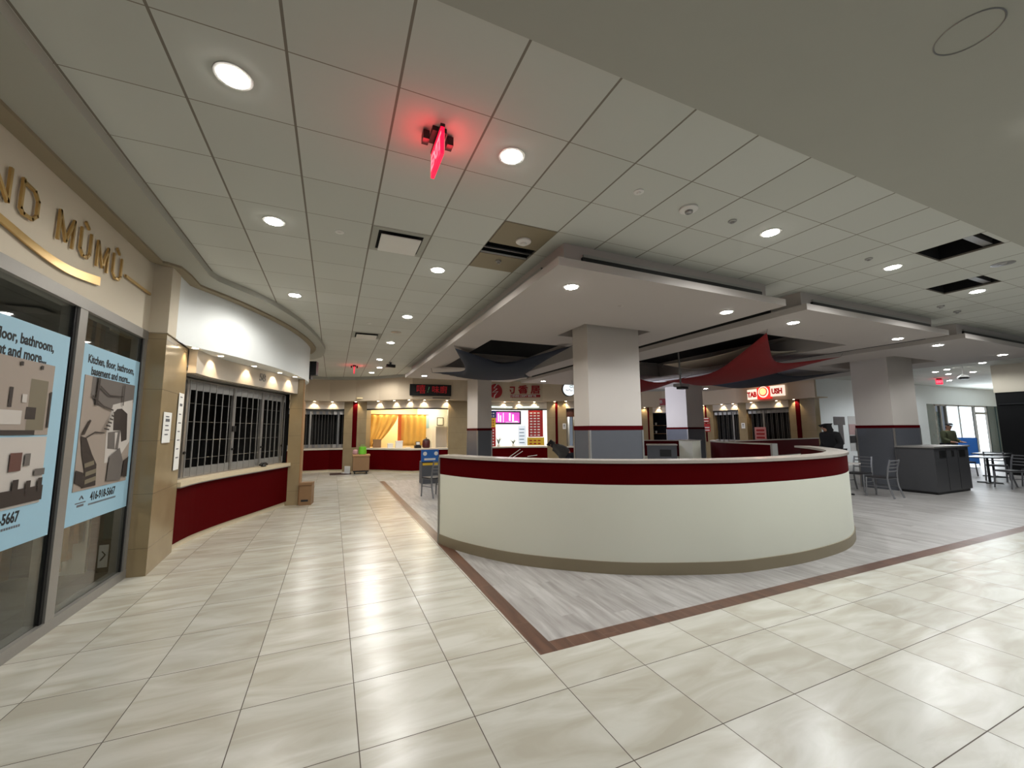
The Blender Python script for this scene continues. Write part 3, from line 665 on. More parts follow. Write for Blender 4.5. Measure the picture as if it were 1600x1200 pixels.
def disc(name, x, y, r0, h, m, label, cat, z=CZ, inner=None):
    r = thing(name, label, cat, (x, y, z))
    MB().lathe([(r0, z-0.001), (r0, z-h*0.5), (r0*0.8, z-h*0.85)], x, y, 20).build('base', m, r, True)
    MB().lathe([(r0*0.45, z-h*0.8), (r0*0.4, z-h*1.4), (r0*0.2, z-h*1.6)], x, y, 14).build('head', inner or m, r, True)
    return r
disc('ceiling_disc', -0.02, 4.49, 0.045, 0.012, M_WHITE, 'small white ceiling disc left of the square air diffuser', 'ceiling fitting')
disc('ceiling_disc', 2.41, 2.66, 0.045, 0.012, M_WHITE, 'small white ceiling disc left of the large smoke detector', 'ceiling fitting')
disc('smoke_detector', 3.04, 2.69, 0.085, 0.035, M_WHITE, 'round smoke detector on the tiled ceiling at upper right of centre', 'smoke detector', inner=M_ALU)
disc('smoke_detector', 1.86, 3.90, 0.085, 0.035, M_WHITE, 'round smoke detector on the tan ceiling panel', 'smoke detector', CZ-0.008)
disc('sprinkler', 1.80, 4.50, 0.035, 0.03, M_ALU, 'sprinkler head on the tan ceiling panel behind the black slot', 'sprinkler', CZ-0.008)
disc('sprinkler', 3.64, 2.69, 0.04, 0.02, M_ALU, 'small sprinkler plate between the smoke detector and the bright downlight', 'sprinkler')
disc('ceiling_speaker', 1.16, 8.82, 0.11, 0.008, M_ALU, 'round grey ceiling speaker beyond the square air diffuser', 'ceiling speaker')
disc('ceiling_disc', 0.57, 8.26, 0.045, 0.012, M_WHITE, 'small white ceiling disc in front of the far air diffuser', 'ceiling fitting')
disc('ceiling_speaker', 7.87, 2.08, 0.11, 0.008, M_ALU, 'round grey ceiling speaker beside the nearer open ceiling tile', 'ceiling speaker')
disc('sprinkler', 6.05, 2.67, 0.04, 0.02, M_ALU, 'small sprinkler plate left of the open dark ceiling tiles', 'sprinkler')
disc('sprinkler', 9.62, 3.31, 0.05, 0.03, M_ALU, 'sprinkler plate beyond the open tiles, left of two', 'sprinkler')
disc('sprinkler', 10.34, 3.35, 0.05, 0.03, M_ALU, 'sprinkler plate beyond the open tiles, right of two', 'sprinkler')
disc('ceiling_disc', 3.7, 4.55, 0.045, 0.008, M_TRAY, 'tiny disc on the underside of the nearest canopy', 'ceiling fitting', TZ)
disc('ceiling_disc', 8.5, 4.6, 0.045, 0.008, M_TRAY, 'tiny disc on the underside of the middle canopy', 'ceiling fitting', TZ)
o = MB(); o.tube([(3.02+0.13*math.cos(a), 0.80+0.13*math.sin(a), CZ-0.014) for a in [math.radians(90+10*k) for k in range(37)]], 0.004, 4, cap=False)
tag(o.build('access_ring', M_ALUD), 'thin ring of a round hatch in the plain ceiling at top right', 'ceiling fitting')
def diffuser(i, j, label, dark=True):
    x0 = CX+i*T; y0 = CY+j*T; cx = x0+T/2; cy = y0+T/2
    r = thing('air_diffuser', label, 'air vent', (cx, cy, CZ))
    MB().slab(x0+0.01, x0+T-0.01, y0+0.01, y0+T-0.01, CZ-0.006, CZ, holes=[(x0+0.07, x0+T-0.07, y0+0.07, y0+T-0.07)]).build('frame', M_DRY, r)
    MB().slab(x0+0.07, x0+T-0.07, y0+0.07, y0+T-0.07, CZ-0.001, CZ).build('throat', M_VOID, r)
    MB().slab(x0+0.095, x0+T-0.095, y0+0.085, y0+T-0.105, CZ-0.045, CZ-0.035).build('plaque', M_WHITE, r)
diffuser(2, 3, 'square plaque air diffuser in the ceiling near the centre left'); diffuser(2, 11, 'smaller looking far air diffuser along the walkway ceiling')
o = MB(); x0 = CX+15*T; o.box(CX+12*T, CX+13*T, 1.90, 1.98, CZ+0.03, CZ+0.09); tag(o.build('duct_bar', M_ALU), 'grey duct edge seen inside the nearer open ceiling tile', 'duct')
o = MB(); o.box(CX+15*T, CX+16*T, 2.47, 2.55, CZ+0.03, CZ+0.09); tag(o.build('duct_bar', M_ALU), 'grey duct edge seen inside the farther open ceiling tile', 'duct')

def exit_sign(x, y, rz, label, heads=True, glow=0.8):
    r = thing('exit_sign', label, 'exit sign', (x, y, CZ), rz)
    Mx = Matrix.Translation((x, y, CZ)) @ Matrix.Rotation(rz, 4, 'Z')
    def loc(mb, name, m): mb.v = [tuple(Mx @ Vector(v)) for v in mb.v]; return mb.build(name, m, r)
    loc(MB().box(-0.07, 0.07, -0.05, 0.05, -0.035, 0), 'canopy', M_BLACK)
    loc(MB().box(-0.15, 0.15, -0.012, 0.012, -0.25, -0.055), 'lit_panel', M_EXIT)
    e = MB(); e.box(-0.155, 0.155, -0.016, 0.016, -0.056, -0.035); loc(e, 'top_rail', M_BLACK)
    for s in (1, -1):
        text('lettering', 'EXIT', 0.15, Mx @ frame((0, -0.0125*s), (s, 0), (0, -s), -0.155), M_EXITW, r, 0.001, sx=1.0, bold=0.004)
    if heads:
        for s in (1, -1):
            h = MB(); h.box(-0.035, 0.035, s*0.085-0.022, s*0.085+0.022, -0.085, -0.02); loc(h, 'emergency_lamp', M_BLACK)
    for s in (1, -1):
        lamp_light('glow', 'POINT', (0, s*0.09, -0.12), glow, (1, 0.03, 0.05), r, 0.05)
exit_sign(0.6, 2.66, math.radians(90), 'red lit exit sign hanging from the ceiling near the camera, seen edge on')
exit_sign(0.55, 13.93, math.radians(88), 'far red exit sign with black lamp heads over the walkway end', glow=0.8)
exit_sign(24.0, 8.6, math.radians(-20), 'small red exit sign glowing in the far right lobby', False, 0.8)
r = thing('security_camera', 'black camera hanging from the ceiling left of the canopy near the far stalls', 'camera', (1.55, 12.9, CZ))
MB().box(1.52, 1.58, 12.87, 12.93, CZ-0.08, CZ).build('mount', M_BLACK, r); MB().hexa([(1.44, 12.8), (1.7, 12.86), (1.68, 12.96), (1.42, 12.9)], CZ-0.16, CZ-0.07).build('body', M_BLACK, r)

# ================================================================== BACK AND RIGHT STALL LINE
BK = [(-3.2, 16.4), (-2, 17.1), (-0.95, 17.4), (-.17, 17.45), (.76, 17.1), (1.59, 16.45), (2.2, 15.75), (2.67, 15.4), (4.2, 15.25), (5.9, 15.35), (6.72, 15.35), (7.9, 14.85), (8.6, 14.2), (9.4, 14.0), (10.4, 14.6), (12, 16.3), (13.5, 17), (15, 17), (16, 16.6), (16.6, 15.6), (16.85, 14.6), (17.0, 13), (16.9, 11.4), (16.85, 9.55)]
SL = offset(BK, 0.4)
mb = MB(); mb.ribbon(BK, 2.765, CZ, 0.1); struct('wall_back', mb, M_BEIGE2)
mb = MB(); mb.ribbon(offset(BK, -0.12), CZ-0.10, CZ, 0.12); struct('trim_4', mb, M_DRY)
mb = MB(); mb.ribbon(offset(BK, 0.05), 2.768, 2.80, 0.70); struct('ceiling', mb, M_BEIGE2)
for i, (a, b) in enumerate(((0, 1.5), (13.9, 21.3), (23.2, 24.25))):   # closed stretches, mostly hidden
    mb = MB(); mb.ribbon(sub(SL, a, b), 0, 2.765, 0.3); struct('wall_back', mb, M_WTILE)
for i, (a, b) in enumerate(((4.06, 4.99), (8.5, 10.3), (12.74, 13.56), (21.3, 21.67), (24.25, 24.8), (26.09, 26.5), (28.48, 29.5))):
    mb = MB(); mb.ribbon(sub(SL, a, b), 0, 2.765, 0.3); struct('wall_back', mb, M_WTILE)
for n_, (a, b) in enumerate(((4.40, 4.58), (13.10, 13.20), (21.38, 21.46), (24.38, 24.46), (28.76, 28.94))):
    mb = MB(); mb.ribbon(offset(sub(SL, a, b), -0.012), 0.95, 2.76, 0.02); struct('trim_%d' % (n_+5), mb, M_REDMAT)

def header(a, b, label, num=None, npos=None):
    r = thing('shopfront_header', label, 'shopfront header', (*at(SL, (a+b)/2)[0], 2.6))
    MB().ribbon(sub(SL, a, b), 2.47, 2.765, 0.08).build('panel', M_STEEL, r)
    MB().ribbon(offset(sub(SL, a, b), 0.01), 2.42, 2.47, 0.06).build('underside', M_BLACK, r)
    if num:
        p, t = at(SL, npos); n = (t[1], -t[0])
        text('unit_number', num, 0.15, frame((p[0]+n[0]*0.01, p[1]+n[1]*0.01), t, n, 2.61), M_ALUD, r, 0.003)
header(1.5, 4.06, 'brushed metal header over the closed far left stall')
header(4.99, 8.5, 'brushed metal header with lit scallops over the yellow kitchen stall')
header(10.3, 12.74, 'greenish lit header over the stall with pink menu screens')
header(13.56, 14.4, 'small piece of lit header left of the nearest column')
header(21.67, 23.2, 'lit header piece left of the far bluish column')
header(24.8, 26.09, 'brushed metal header over the closed stall right of the bluish column')
header(26.5, 28.48, 'brushed metal header under the red and white lit sign')
def counter(a, b, label, front=M_RED, d=0.0):
    P = offset(sub(SL, a, b), d)
    r = thing('stall_counter', label, 'counter', (*at(P, length(P)/2)[0], 0))
    MB().ribbon(P, 0.09, 0.86, 0.3).build('front_panel', front, r); MB().ribbon(offset(P, 0.03), 0, 0.09, 0.2).build('plinth', M_STONE, r)
    MB().ribbon(offset(P, -0.04), 0.86, 0.92, 0.42).build('worktop', M_STEEL, r)
    return r
counter(1.5, 4.06, 'dark red counter under the closed grille at the far left end')
counter(4.99, 8.5, 'bulging dark red counter in front of the bright yellow kitchen')
cC = counter(10.3, 12.74, 'bright red printed counter under the pink menu screens')
counter(13.56, 14.4, 'red counter end seen left of the nearest column')
counter(21.67, 23.2, 'red counter left of the far bluish column')
counter(24.8, 26.09, 'red counter of the closed stall right of the bluish column')
counter(26.5, 28.48, 'red counter under the closed grille below the red and white lit sign')
for (a, b, posts, lab) in ((1.5, 4.06, (1.35, 2.4), 'folding grille closing the far left stall'), (24.8, 26.09, (0.95,), 'folding grille closing the stall right of the bluish column'), (26.5, 28.48, (0.75,), 'folding grille closing the stall below the red and white lit sign')):
    P = offset(sub(SL, a, b), 0.14)
    grille(P, 0.92, 2.42, posts, lab, 0.11, 0.03, 0.005, False, False)
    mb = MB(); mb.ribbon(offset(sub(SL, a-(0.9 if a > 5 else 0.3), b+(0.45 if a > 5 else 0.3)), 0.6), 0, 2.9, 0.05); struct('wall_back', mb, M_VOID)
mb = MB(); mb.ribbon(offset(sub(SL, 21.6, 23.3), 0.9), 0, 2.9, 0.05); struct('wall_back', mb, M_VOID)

def soffit_spot(p, z, label, e=SOFFIT_W, aim=None, col=(1, 0.78, 0.5)):
    r = thing('soffit_spotlight', label, 'spotlight', (p[0], p[1], z))
    MB().lathe([(0.055, z-0.001), (0.055, z-0.006), (0.042, z-0.008)], p[0], p[1], 16).build('trim_ring', M_WHITE, r, True)
    MB().lathe([(0.038, z-0.009), (0.038, z-0.011)], p[0], p[1], 14).build('lens', M_LENSW, r)
    a = (aim[0]-p[0], aim[1]-p[1], -0.9) if aim else (0, 0, -1)
    lamp_light('lamp', 'SPOT', (0, 0, -0.02), e, col, r, 0.02, 88, 0.45, aim=(0.45*a[0], 0.45*a[1], -1.0))
B20 = offset(BK, 0.27)
spots = [(2.87, 'over the far left closed stall, left'), (3.51, 'over the far left closed stall, right'), (4.43, 'over the red strip on the pier'), (5.42, 'over the yellow kitchen stall, first'), (6.2, 'over the yellow kitchen stall, second'), (6.88, 'over the yellow kitchen stall, third'), (7.48, 'over the yellow kitchen stall, fourth'), (8.34, 'over the yellow kitchen stall, fifth'),
         (10.82, 'over the pink screen stall, left'), (11.44, 'over the pink screen stall, middle'), (12.08, 'over the pink screen stall, right'), (12.95, 'over the pier with the dark strip'), (13.42, 'next to the nearest column, far away'),
         (21.07, 'over the pier left of the bluish column'), (21.89, 'over the header left of the bluish column'), (24.14, 'over the orange-lit strip'), (25.11, 'over the closed stall right of the bluish column, left'), (25.68, 'over the closed stall right of the bluish column, right'), (26.6, 'under the red and white lit sign, left'), (27.79, 'under the red and white lit sign, right'), (28.52, 'over the last red strip on the right')]
for s, l in spots:
    p, t = at(B20, s); n = (-t[1], t[0]); soffit_spot(p, 2.765, 'small warm soffit spotlight '+l, aim=(p[0]+n[0], p[1]+n[1]))
for sp, l in ((0.45, 'first from the tiled pier'), (1.45, 'second from the tiled pier'), (2.3, 'third from the tiled pier'), (2.92, 'fourth from the tiled pier')):
    p, t = at(offset(C58, -0.25), sp); n = (-t[1], t[0]); soffit_spot(p, 2.765, 'small warm spotlight in the soffit of unit 58, '+l, SOFFIT_W*0.9, aim=(p[0]+n[0], p[1]+n[1]))
soffit_spot((-1.80, 6.86), 2.765, 'small warm spotlight in the soffit of unit 58, beside the tiled pier', SOFFIT_W*0.8, aim=(-2.4, 6.7))

o = lamp_light('column_fill', 'AREA', (9.6, 13.6, 2.6), 75, (0.75, 0.8, 1.0), None, 0.8, aim=(12.8, 12.5, 2.2), size_y=0.5)  # added bluish fill light aimed at the far column, no screen here
# ---- yellow kitchen stall
mb = MB(); mb.box(0.9, 5.4, 19.0, 19.1, 0, 3.1); mb.box(0.8, 0.9, 17.9, 19.1, 0, 3.1); mb.box(5.3, 5.4, 16.4, 19.1, 0, 3.1); mb.box(0.8, 5.4, 16.9, 19.1, 2.85, 2.9)
struct('wall_back', mb, M_LITWALL)
lamp_light('kitchen_light', 'AREA', (3.0, 17.9, 2.82), 95, (1, 0.83, 0.55), None, 2.4, aim=(3.0, 17.9, 0), size_y=1.2)
r = thing('kitchen_ceiling_light', 'white glowing ceiling light panel inside the yellow kitchen', 'light panel', (2.9, 17.6, 2.7))
mb = MB(); mb.hexa([(2.2, 17.1), (3.3, 17.1), (3.3, 17.9), (2.2, 17.9)], 2.62, 2.66); mb.build('diffuser', mat('lit panel white', (1, 1, 0.97, 1), 0.5, emit=1.6), r)
MB().slab(2.16, 3.34, 17.06, 17.94, 2.665, 2.69).build('frame', M_BLACK, r)
def curtain(x0, x1, y, z0, z1, label, m, gather=None):
    mb = MB(); n = 40; rows = 10; idx = []
    for j in range(rows+1):
        v = j/rows; row = []
        for i in range(n+1):
            u = i/n; x = x0+(x1-x0)*u
            if gather is not None: x = x+(gather-x)*(v**1.4)*0.75
            row.append(len(mb.v)); mb.v.append((x, y+0.035*math.sin(u*28)-0.03*v, z1+(z0-z1)*v))
        idx.append(row)
    for j in range(rows):
        for i in range(n): mb.f.append((idx[j][i], idx[j][i+1], idx[j+1][i+1], idx[j+1][i])); mb.m.append(0)
    o = mb.build('curtain', m, None, True); tag(o, label, 'curtain')
    md = o.modifiers.new('thickness', 'SOLIDIFY'); md.thickness = 0.006
curtain(1.35, 2.55, 18.0, 0.95, 2.27, 'yellow curtain tied back to the left in the kitchen stall', M_CURT, 1.35)
curtain(2.62, 3.75, 18.0, 0.95, 2.27, 'yellow curtain hanging straight in the kitchen stall', M_CURT)
o = MB().box(2.52, 2.66, 17.84, 17.87, 0.95, 2.27).build('curtain_band', M_ORANGE); tag(o, 'orange strip between the two yellow curtains', 'curtain')
o = MB().tube([(1.3, 18.0, 2.29), (3.85, 18.0, 2.29)], 0.02, 8).build('curtain_rail', M_WOOD); tag(o, 'wooden rail carrying the yellow curtains', 'rail')
def simple_box(name, x0, x1, y0, y1, z0, z1, m, label, cat, lid=None):
    r = thing(name, label, cat, ((x0+x1)/2, (y0+y1)/2, z0)); MB().box(x0, x1, y0, y1, z0, z1).build('body', m, r)
    if lid: MB().box(x0-0.01, x1+0.01, y0-0.01, y1+0.01, z1, z1+0.03).build('lid', lid, r)
    return r
simple_box('carton', 1.5, 1.8, 17.3, 17.5, 0.92, 1.22, M_CARD, 'brown carton on the left end of the kitchen counter', 'box', M_CARD)
simple_box('storage_tub', 2.27, 2.53, 16.5, 16.7, 0.92, 1.17, M_WHITE, 'white tub on the kitchen counter', 'tub', M_WHITE)
simple_box('storage_tub', 2.0, 2.2, 16.75, 16.95, 0.92, 1.07, M_PAPER, 'low white tub on the kitchen counter left of the taller one', 'tub', M_WHITE)
r = thing('rice_cooker', 'dark pot with a lid at the right of the kitchen counter', 'pot', (3.38, 16.15, 0.92))
MB().lathe([(0.12, 0.92), (0.15, 0.95), (0.15, 1.18), (0.13, 1.22)], 3.38, 16.15, 20).build('body', mat('dark red enamel', rgb(70, 22, 22), 0.35, noise=0.05), r, True)
MB().lathe([(0.135, 1.22), (0.09, 1.27), (0.02, 1.28), (0.025, 1.32)], 3.38, 16.15, 20).build('lid', M_BLACK, r, True)
r = thing('cash_register', 'black till on the kitchen counter beside the dark pot', 'till', (3.05, 16.15, 0.92))
MB().box(2.93, 3.17, 16.05, 16.3, 0.92, 1.02).build('drawer', M_BLACK, r); MB().hexa([(2.97, 16.1), (3.13, 16.1), (3.13, 16.18), (2.97, 16.18)], 1.02, 1.17).build('screen', M_BLACK, r)
MB().box(2.985, 3.115, 16.094, 16.099, 1.05, 1.15).build('display', M_PAPER, r)
simple_box('paper_stack', 2.6, 2.8, 16.2, 16.35, 0.92, 0.95, M_PAPER, 'low stack of papers on the middle of the kitchen counter', 'papers')
simple_box('refrigerator', 4.0, 4.6, 17.2, 17.9, 0.0, 1.75, M_WHITE, 'pale grey cabinet at the right side of the kitchen', 'refrigerator')
for (x, z, l) in ((3.62, 1.62, 'left'), (4.45, 2.0, 'right')):
    r = thing('picture_frame', 'small black framed notice on the kitchen wall, %s of two' % l, 'picture frame', (x, 18.3, z))
    MB().slab(x-0.15, x+0.15, 18.3, 18.32, z-0.18, z+0.18).build('frame', M_BLACK, r); MB().box(x-0.12, x+0.12, 18.292, 18.299, z-0.15, z+0.15).build('sheet', M_PAPER, r)
mb = MB(); mb.box(3.45, 5.3, 18.34, 18.44, 0, 2.85); struct('wall_back', mb, M_BULK)
r = thing('poster', 'pale blue and white poster on the kitchen wall beside the curtain', 'poster', (3.75, 18.3, 1.9)); MB().box(3.5, 3.95, 18.325, 18.335, 1.7, 2.3).build('sheet', M_POSTER, r)

# signs on the bulkhead
def sign_on(P, s, z): p, t = at(P, s); n = (t[1], -t[0]); return p, t, n
def plate(P, s, w, z0, z1, d0, d1, name, m, parent):
    p, t, n = sign_on(P, s, z0); q = [(p[0]+t[0]*a+n[0]*b, p[1]+t[1]*a+n[1]*b) for a, b in ((-w/2, d0), (w/2, d0), (w/2, d1), (-w/2, d1))]
    return MB().hexa(q, z0, z1).build(name, m, parent)
def label_text(P, s, z, txt, size, m, parent, name='lettering', d=0.05, sx=1.0, bold=0.0, shear=0.0):
    p, t, n = sign_on(P, s, z); return text(name, txt, size, frame((p[0]+n[0]*d, p[1]+n[1]*d), t, n, z), m, parent, 0.006, sx=sx, bold=bold, shear=shear)
M_LED = mat('dim red led lettering', (0.32, 0.008, 0.012, 1), 0.5, emit=0.22); M_LEDG = mat('dim green led mark', (0.05, 0.12, 0.06, 1), 0.5, emit=0.6)
r = thing('led_sign', 'black sign with dim red characters above the yellow kitchen stall', 'sign', (3.4, 15.25, 2.9))
plate(BK, 7.50, 1.55, 2.90, 3.33, 0.0, 0.08, 'case', M_BLACK, r)
label_text(BK, 7.13, 3.12, '嘻', 0.36, M_LED, r, d=0.085); label_text(BK, 7.38, 3.12, '!', 0.3, M_LEDG, r, d=0.085, shear=0.3); label_text(BK, 7.83, 3.12, '味廚', 0.30, M_LED, r, d=0.085)
m = MB(); p, t, n = sign_on(BK, 7.9, 2.8)
for k in range(16): 
    a = -0.32+k*0.042; q = [(p[0]+t[0]*(a+u)+n[0]*v, p[1]+t[1]*(a+u)+n[1]*v) for u, v in ((0, 0), (0.03, 0), (0.03, 0.01), (0, 0.01))]; m.hexa(q, 2.81, 2.845)
tag(m.build('sign_strapline', M_INK), 'row of small dark letters under the black sign', 'lettering')
M_SIGNRED = mat('deep red sign lettering', rgb(150, 18, 24), 0.5, noise=0.04)
r = thing('shop_sign', 'red character sign of the stall with the pink screens, with a round red emblem', 'sign', (7.0, 15.2, 3.1))
p, t, n = sign_on(BK, 10.25, 3.1)
def disc_on(P, s, z, rad, d0, d1, name, m, parent, seg=28):
    p, t, n = sign_on(P, s, z); mb = MB(); b = 0
    for d in (d0, d1):
        for k in range(seg):
            a = 2*math.pi*k/seg; u = rad*math.cos(a); mb.v.append((p[0]+t[0]*u+n[0]*d, p[1]+t[1]*u+n[1]*d, z+rad*math.sin(a)))
    mb.f.append(tuple(range(seg))); mb.f.append(tuple(range(2*seg-1, seg-1, -1)))
    for k in range(seg): mb.f.append((k, (k+1) % seg, seg+(k+1) % seg, seg+k))
    mb.m += [0]*(seg+2); return mb.build(name, m, parent)
disc_on(BK, 10.15, 3.17, 0.29, 0.0, 0.05, 'emblem', M_SIGNRED, r)
def squiggle(P, s, z, pts, w, d, name, m, parent):
    p, t, n = sign_on(P, s, z); mb = MB()
    mb.tube([(p[0]+t[0]*u+n[0]*d, p[1]+t[1]*u+n[1]*d, z+v) for u, v in pts], w, 6); return mb.build(name, m, parent)
squiggle(BK, 10.15, 3.17, [(0.06, 0.28), (-0.08, 0.12), (0.06, 0.10), (-0.14, -0.06), (0.10, -0.02), (-0.04, -0.16), (-0.08, -0.28)], 0.022, 0.052, 'emblem_stroke', M_PAPER, r)
label_text(BK, 11.35, 3.23, '勺 香 居', 0.36, M_SIGNRED, r, d=0.03, bold=0.012, sx=1.12)
plate(BK, 11.35, 1.42, 2.93, 3.04, 0.0, 0.03, 'name_bar', M_SIGNRED, r); label_text(BK, 11.35, 2.985, 'CHINESE CRISPY BEEF PIE', 0.105, M_PAPER, r, d=0.034, sx=0.92, bold=0.002)
r = thing('shop_sign', 'round glowing white sign left of the nearest column', 'sign', (8.8, 14.1, 3.2))
disc_on(BK, 13.25, 3.22, 0.29, 0.0, 0.12, 'case', M_BLACK, r); disc_on(BK, 13.25, 3.22, 0.265, 0.12, 0.13, 'lit_face', mat('lit white sign face', (0.85, 0.95, 0.98, 1), 0.5, emit=0.7), r)
squiggle(BK, 13.25, 3.22, [(-0.16, -0.02), (-0.06, -0.06), (0.0, 0.0), (0.06, -0.08), (0.14, -0.04)], 0.012, 0.133, 'script_mark', M_SIGNRED, r)
squiggle(BK, 13.25, 3.22, [(0.0, 0.12), (0.06, 0.06), (0.14, 0.08), (0.12, 0.14), (0.02, 0.14)], 0.012, 0.133, 'dish_mark', M_TEAL, r)
# tab-ush sign
s0 = 26.95
r = thing('shop_sign', 'red and white lit sign with a round gold emblem over the right hand stalls', 'sign', (16.9, 11.7, 3.1))
M_SIGNLIT = mat('lit white sign panel', (1, 0.80, 0.66, 1), 0.5, emit=0.62); M_SIGNLITR = mat('lit red sign panel', (0.8, 0.02, 0.015, 1), 0.5, emit=0.45); M_SIGNGOLD = mat('lit gold emblem', (1, 0.72, 0.30, 1), 0.5, emit=0.6)
M_SIGNINKR = mat('lit red sign letters', (0.5, 0.005, 0.01, 1), 0.5, emit=0.2)
plate(BK, s0-0.48, 0.62, 2.86, 3.30, 0.0, 0.10, 'left_panel', M_SIGNLIT, r); plate(BK, s0+0.55, 0.62, 2.93, 3.36, 0.0, 0.10, 'right_panel', M_SIGNLIT, r)
plate(BK, s0, 0.60, 2.84, 3.34, 0.0, 0.12, 'centre_panel', M_SIGNLITR, r)
disc_on(BK, s0, 3.14, 0.24, 0.12, 0.13, 'emblem_ring', M_SIGNLIT, r); disc_on(BK, s0, 3.15, 0.19, 0.13, 0.14, 'emblem_band', M_SIGNLITR, r); disc_on(BK, s0, 3.16, 0.15, 0.14, 0.15, 'emblem', M_SIGNGOLD, r)
label_text(BK, s0-0.56, 3.06, 'TAB', 0.30, M_SIGNINKR, r, d=0.105, sx=0.80, bold=0.017); label_text(BK, s0+0.58, 3.12, 'USH', 0.30, M_SIGNINKR, r, d=0.105, sx=0.80, bold=0.017)
lamp_light('glow', 'POINT', (-0.5, 0, 0.0), 4, (1, 0.5, 0.35), r, 0.1)
r = thing('shop_sign', 'small dark red rounded sign partly hidden left of the far bluish column', 'sign', (15.8, 16.8, 3.0))
plate(BK, 21.75, 0.9, 2.85, 3.20, 0.0, 0.08, 'plate', M_SIGNRED, r); label_text(BK, 21.62, 3.02, 'Bi', 0.26, M_PAPER, r, d=0.085)

# ---- pink screen stall (open, bright white inside)
mb = MB(); mb.box(5.6, 8.6, 17.6, 17.7, 0, 3.0); mb.box(5.5, 5.6, 16.0, 17.7, 0, 3.0); mb.box(8.5, 8.6, 15.4, 17.7, 0, 3.0); mb.box(5.5, 8.6, 15.9, 17.7, 2.85, 2.9)
struct('wall_back', mb, M_BULK)
lamp_light('stall_light', 'AREA', (7.0, 16.8, 2.8), 62, (1, 0.97, 0.9), None, 1.8, aim=(7.0, 16.8, 0), size_y=1.0)
M_PINK = mat('pink menu screen', (0.62, 0.08, 0.50, 1), 0.4, emit=0.6); M_PINKW = mat('white screen artwork', (0.9, 0.75, 0.95, 1), 0.4, emit=0.8)
SCP = offset(SL, 0.10)
r = thing('menu_screen', 'wide pink lit menu screen above the red counter', 'screen', (7.0, 15.6, 1.85))
plate(SCP, 11.15, 1.22, 1.83, 2.40, 0.0, 0.06, 'case', M_BLACK, r); plate(SCP, 11.15, 1.08, 1.90, 2.34, 0.06, 0.065, 'display', M_PINK, r)
m = MB(); p, t, n = sign_on(SCP, 11.15, 2)
for (u0, u1, z0, z1) in ((-0.45, -0.40, 1.95, 2.28), (-0.36, -0.30, 1.93, 2.2), (-0.22, -0.19, 1.92, 2.3), (0.05, 0.12, 1.98, 2.30), (0.2, 0.27, 1.95, 2.25), (0.3, 0.45, 1.93, 1.97), (-0.1, 0.5, 1.915, 1.93)):
    m.hexa([(p[0]+t[0]*u+n[0]*v, p[1]+t[1]*u+n[1]*v) for u, v in ((u0, 0.065), (u1, 0.065), (u1, 0.069), (u0, 0.069))], z0, z1)
m.build('artwork', M_PINKW, r)
M_BLUEB = mat('dark blue poster print', rgb(48, 60, 130), 0.6, noise=0.2, scale=6); M_REDP = mat('red poster print', rgb(168, 26, 26), 0.6, noise=0.3, scale=14)
for (s, w, z0, z1, m_, lab) in ((10.42, 0.42, 2.1, 2.40, M_BLUEB, 'dark blue poster at the top left corner of the pink screen stall'), (10.42, 0.36, 1.72, 2.1, M_YELLOW, 'round-topped yellow poster left of the pink screen'), (10.42, 0.36, 0.93, 1.72, M_REDP, 'tall red poster with pale lettering left of the red counter'),
                                (12.35, 0.62, 1.3, 2.42, M_REDP, 'tall red menu poster right of the pink screen'), (12.35, 0.70, 0.95, 1.28, M_YELLOW, 'yellow notice under the tall red menu poster')):
    r = thing('poster', lab, 'poster', (*at(SCP, s)[0], z0)); plate(SCP, s, w, z0, z1, 0.07, 0.08, 'sheet', m_, r)
    m = MB(); p, t, n = sign_on(SCP, s, z0)
    rows_ = max(2, int((z1-z0)/0.12))
    for k in range(rows_):
        z = z0+0.05+k*(z1-z0-0.08)/rows_
        for j in range(3):
            u0 = -w*0.38+j*w*0.25; m.hexa([(p[0]+t[0]*u+n[0]*v, p[1]+t[1]*u+n[1]*v) for u, v in ((u0, 0.08), (u0+w*0.16, 0.08), (u0+w*0.16, 0.083), (u0, 0.083))], z, z+0.05)
    m.build('print', M_PAPER if m_ is not M_YELLOW else M_SIGNRED, r)
r = thing('menu_board', 'white lit menu board standing on the red counter', 'menu board', (*at(SCP, 11.75)[0], 0.95)); plate(SCP, 11.78, 0.34, 0.96, 1.78, 0.02, 0.05, 'panel', mat('lit pale board', (0.75, 0.85, 0.95, 1), 0.5, emit=0.3), r)
m = MB(); p, t, n = sign_on(SCP, 11.78, 1)
for k in range(5): m.hexa([(p[0]+t[0]*u+n[0]*v, p[1]+t[1]*u+n[1]*v) for u, v in ((-0.12, 0.05), (0.1-0.02*(k % 2), 0.05), (0.1-0.02*(k % 2), 0.054), (-0.12, 0.054))], 1.05+k*0.14, 1.08+k*0.14)
m.build('print', M_GREYINK, r)
r = thing('light_strip', 'greenish white light strip along the header of the pink screen stall', 'light strip', (*at(SL, 11.4)[0], 2.55)); plate(SL, 10.9, 1.1, 2.53, 2.57, 0.01, 0.03, 'tube', mat('lit strip', (0.8, 1.0, 0.95, 1), 0.5, emit=1.2), r); plate(SL, 11.95, 0.9, 2.53, 2.57, 0.01, 0.03, 'tube', MATS['lit strip'], r)
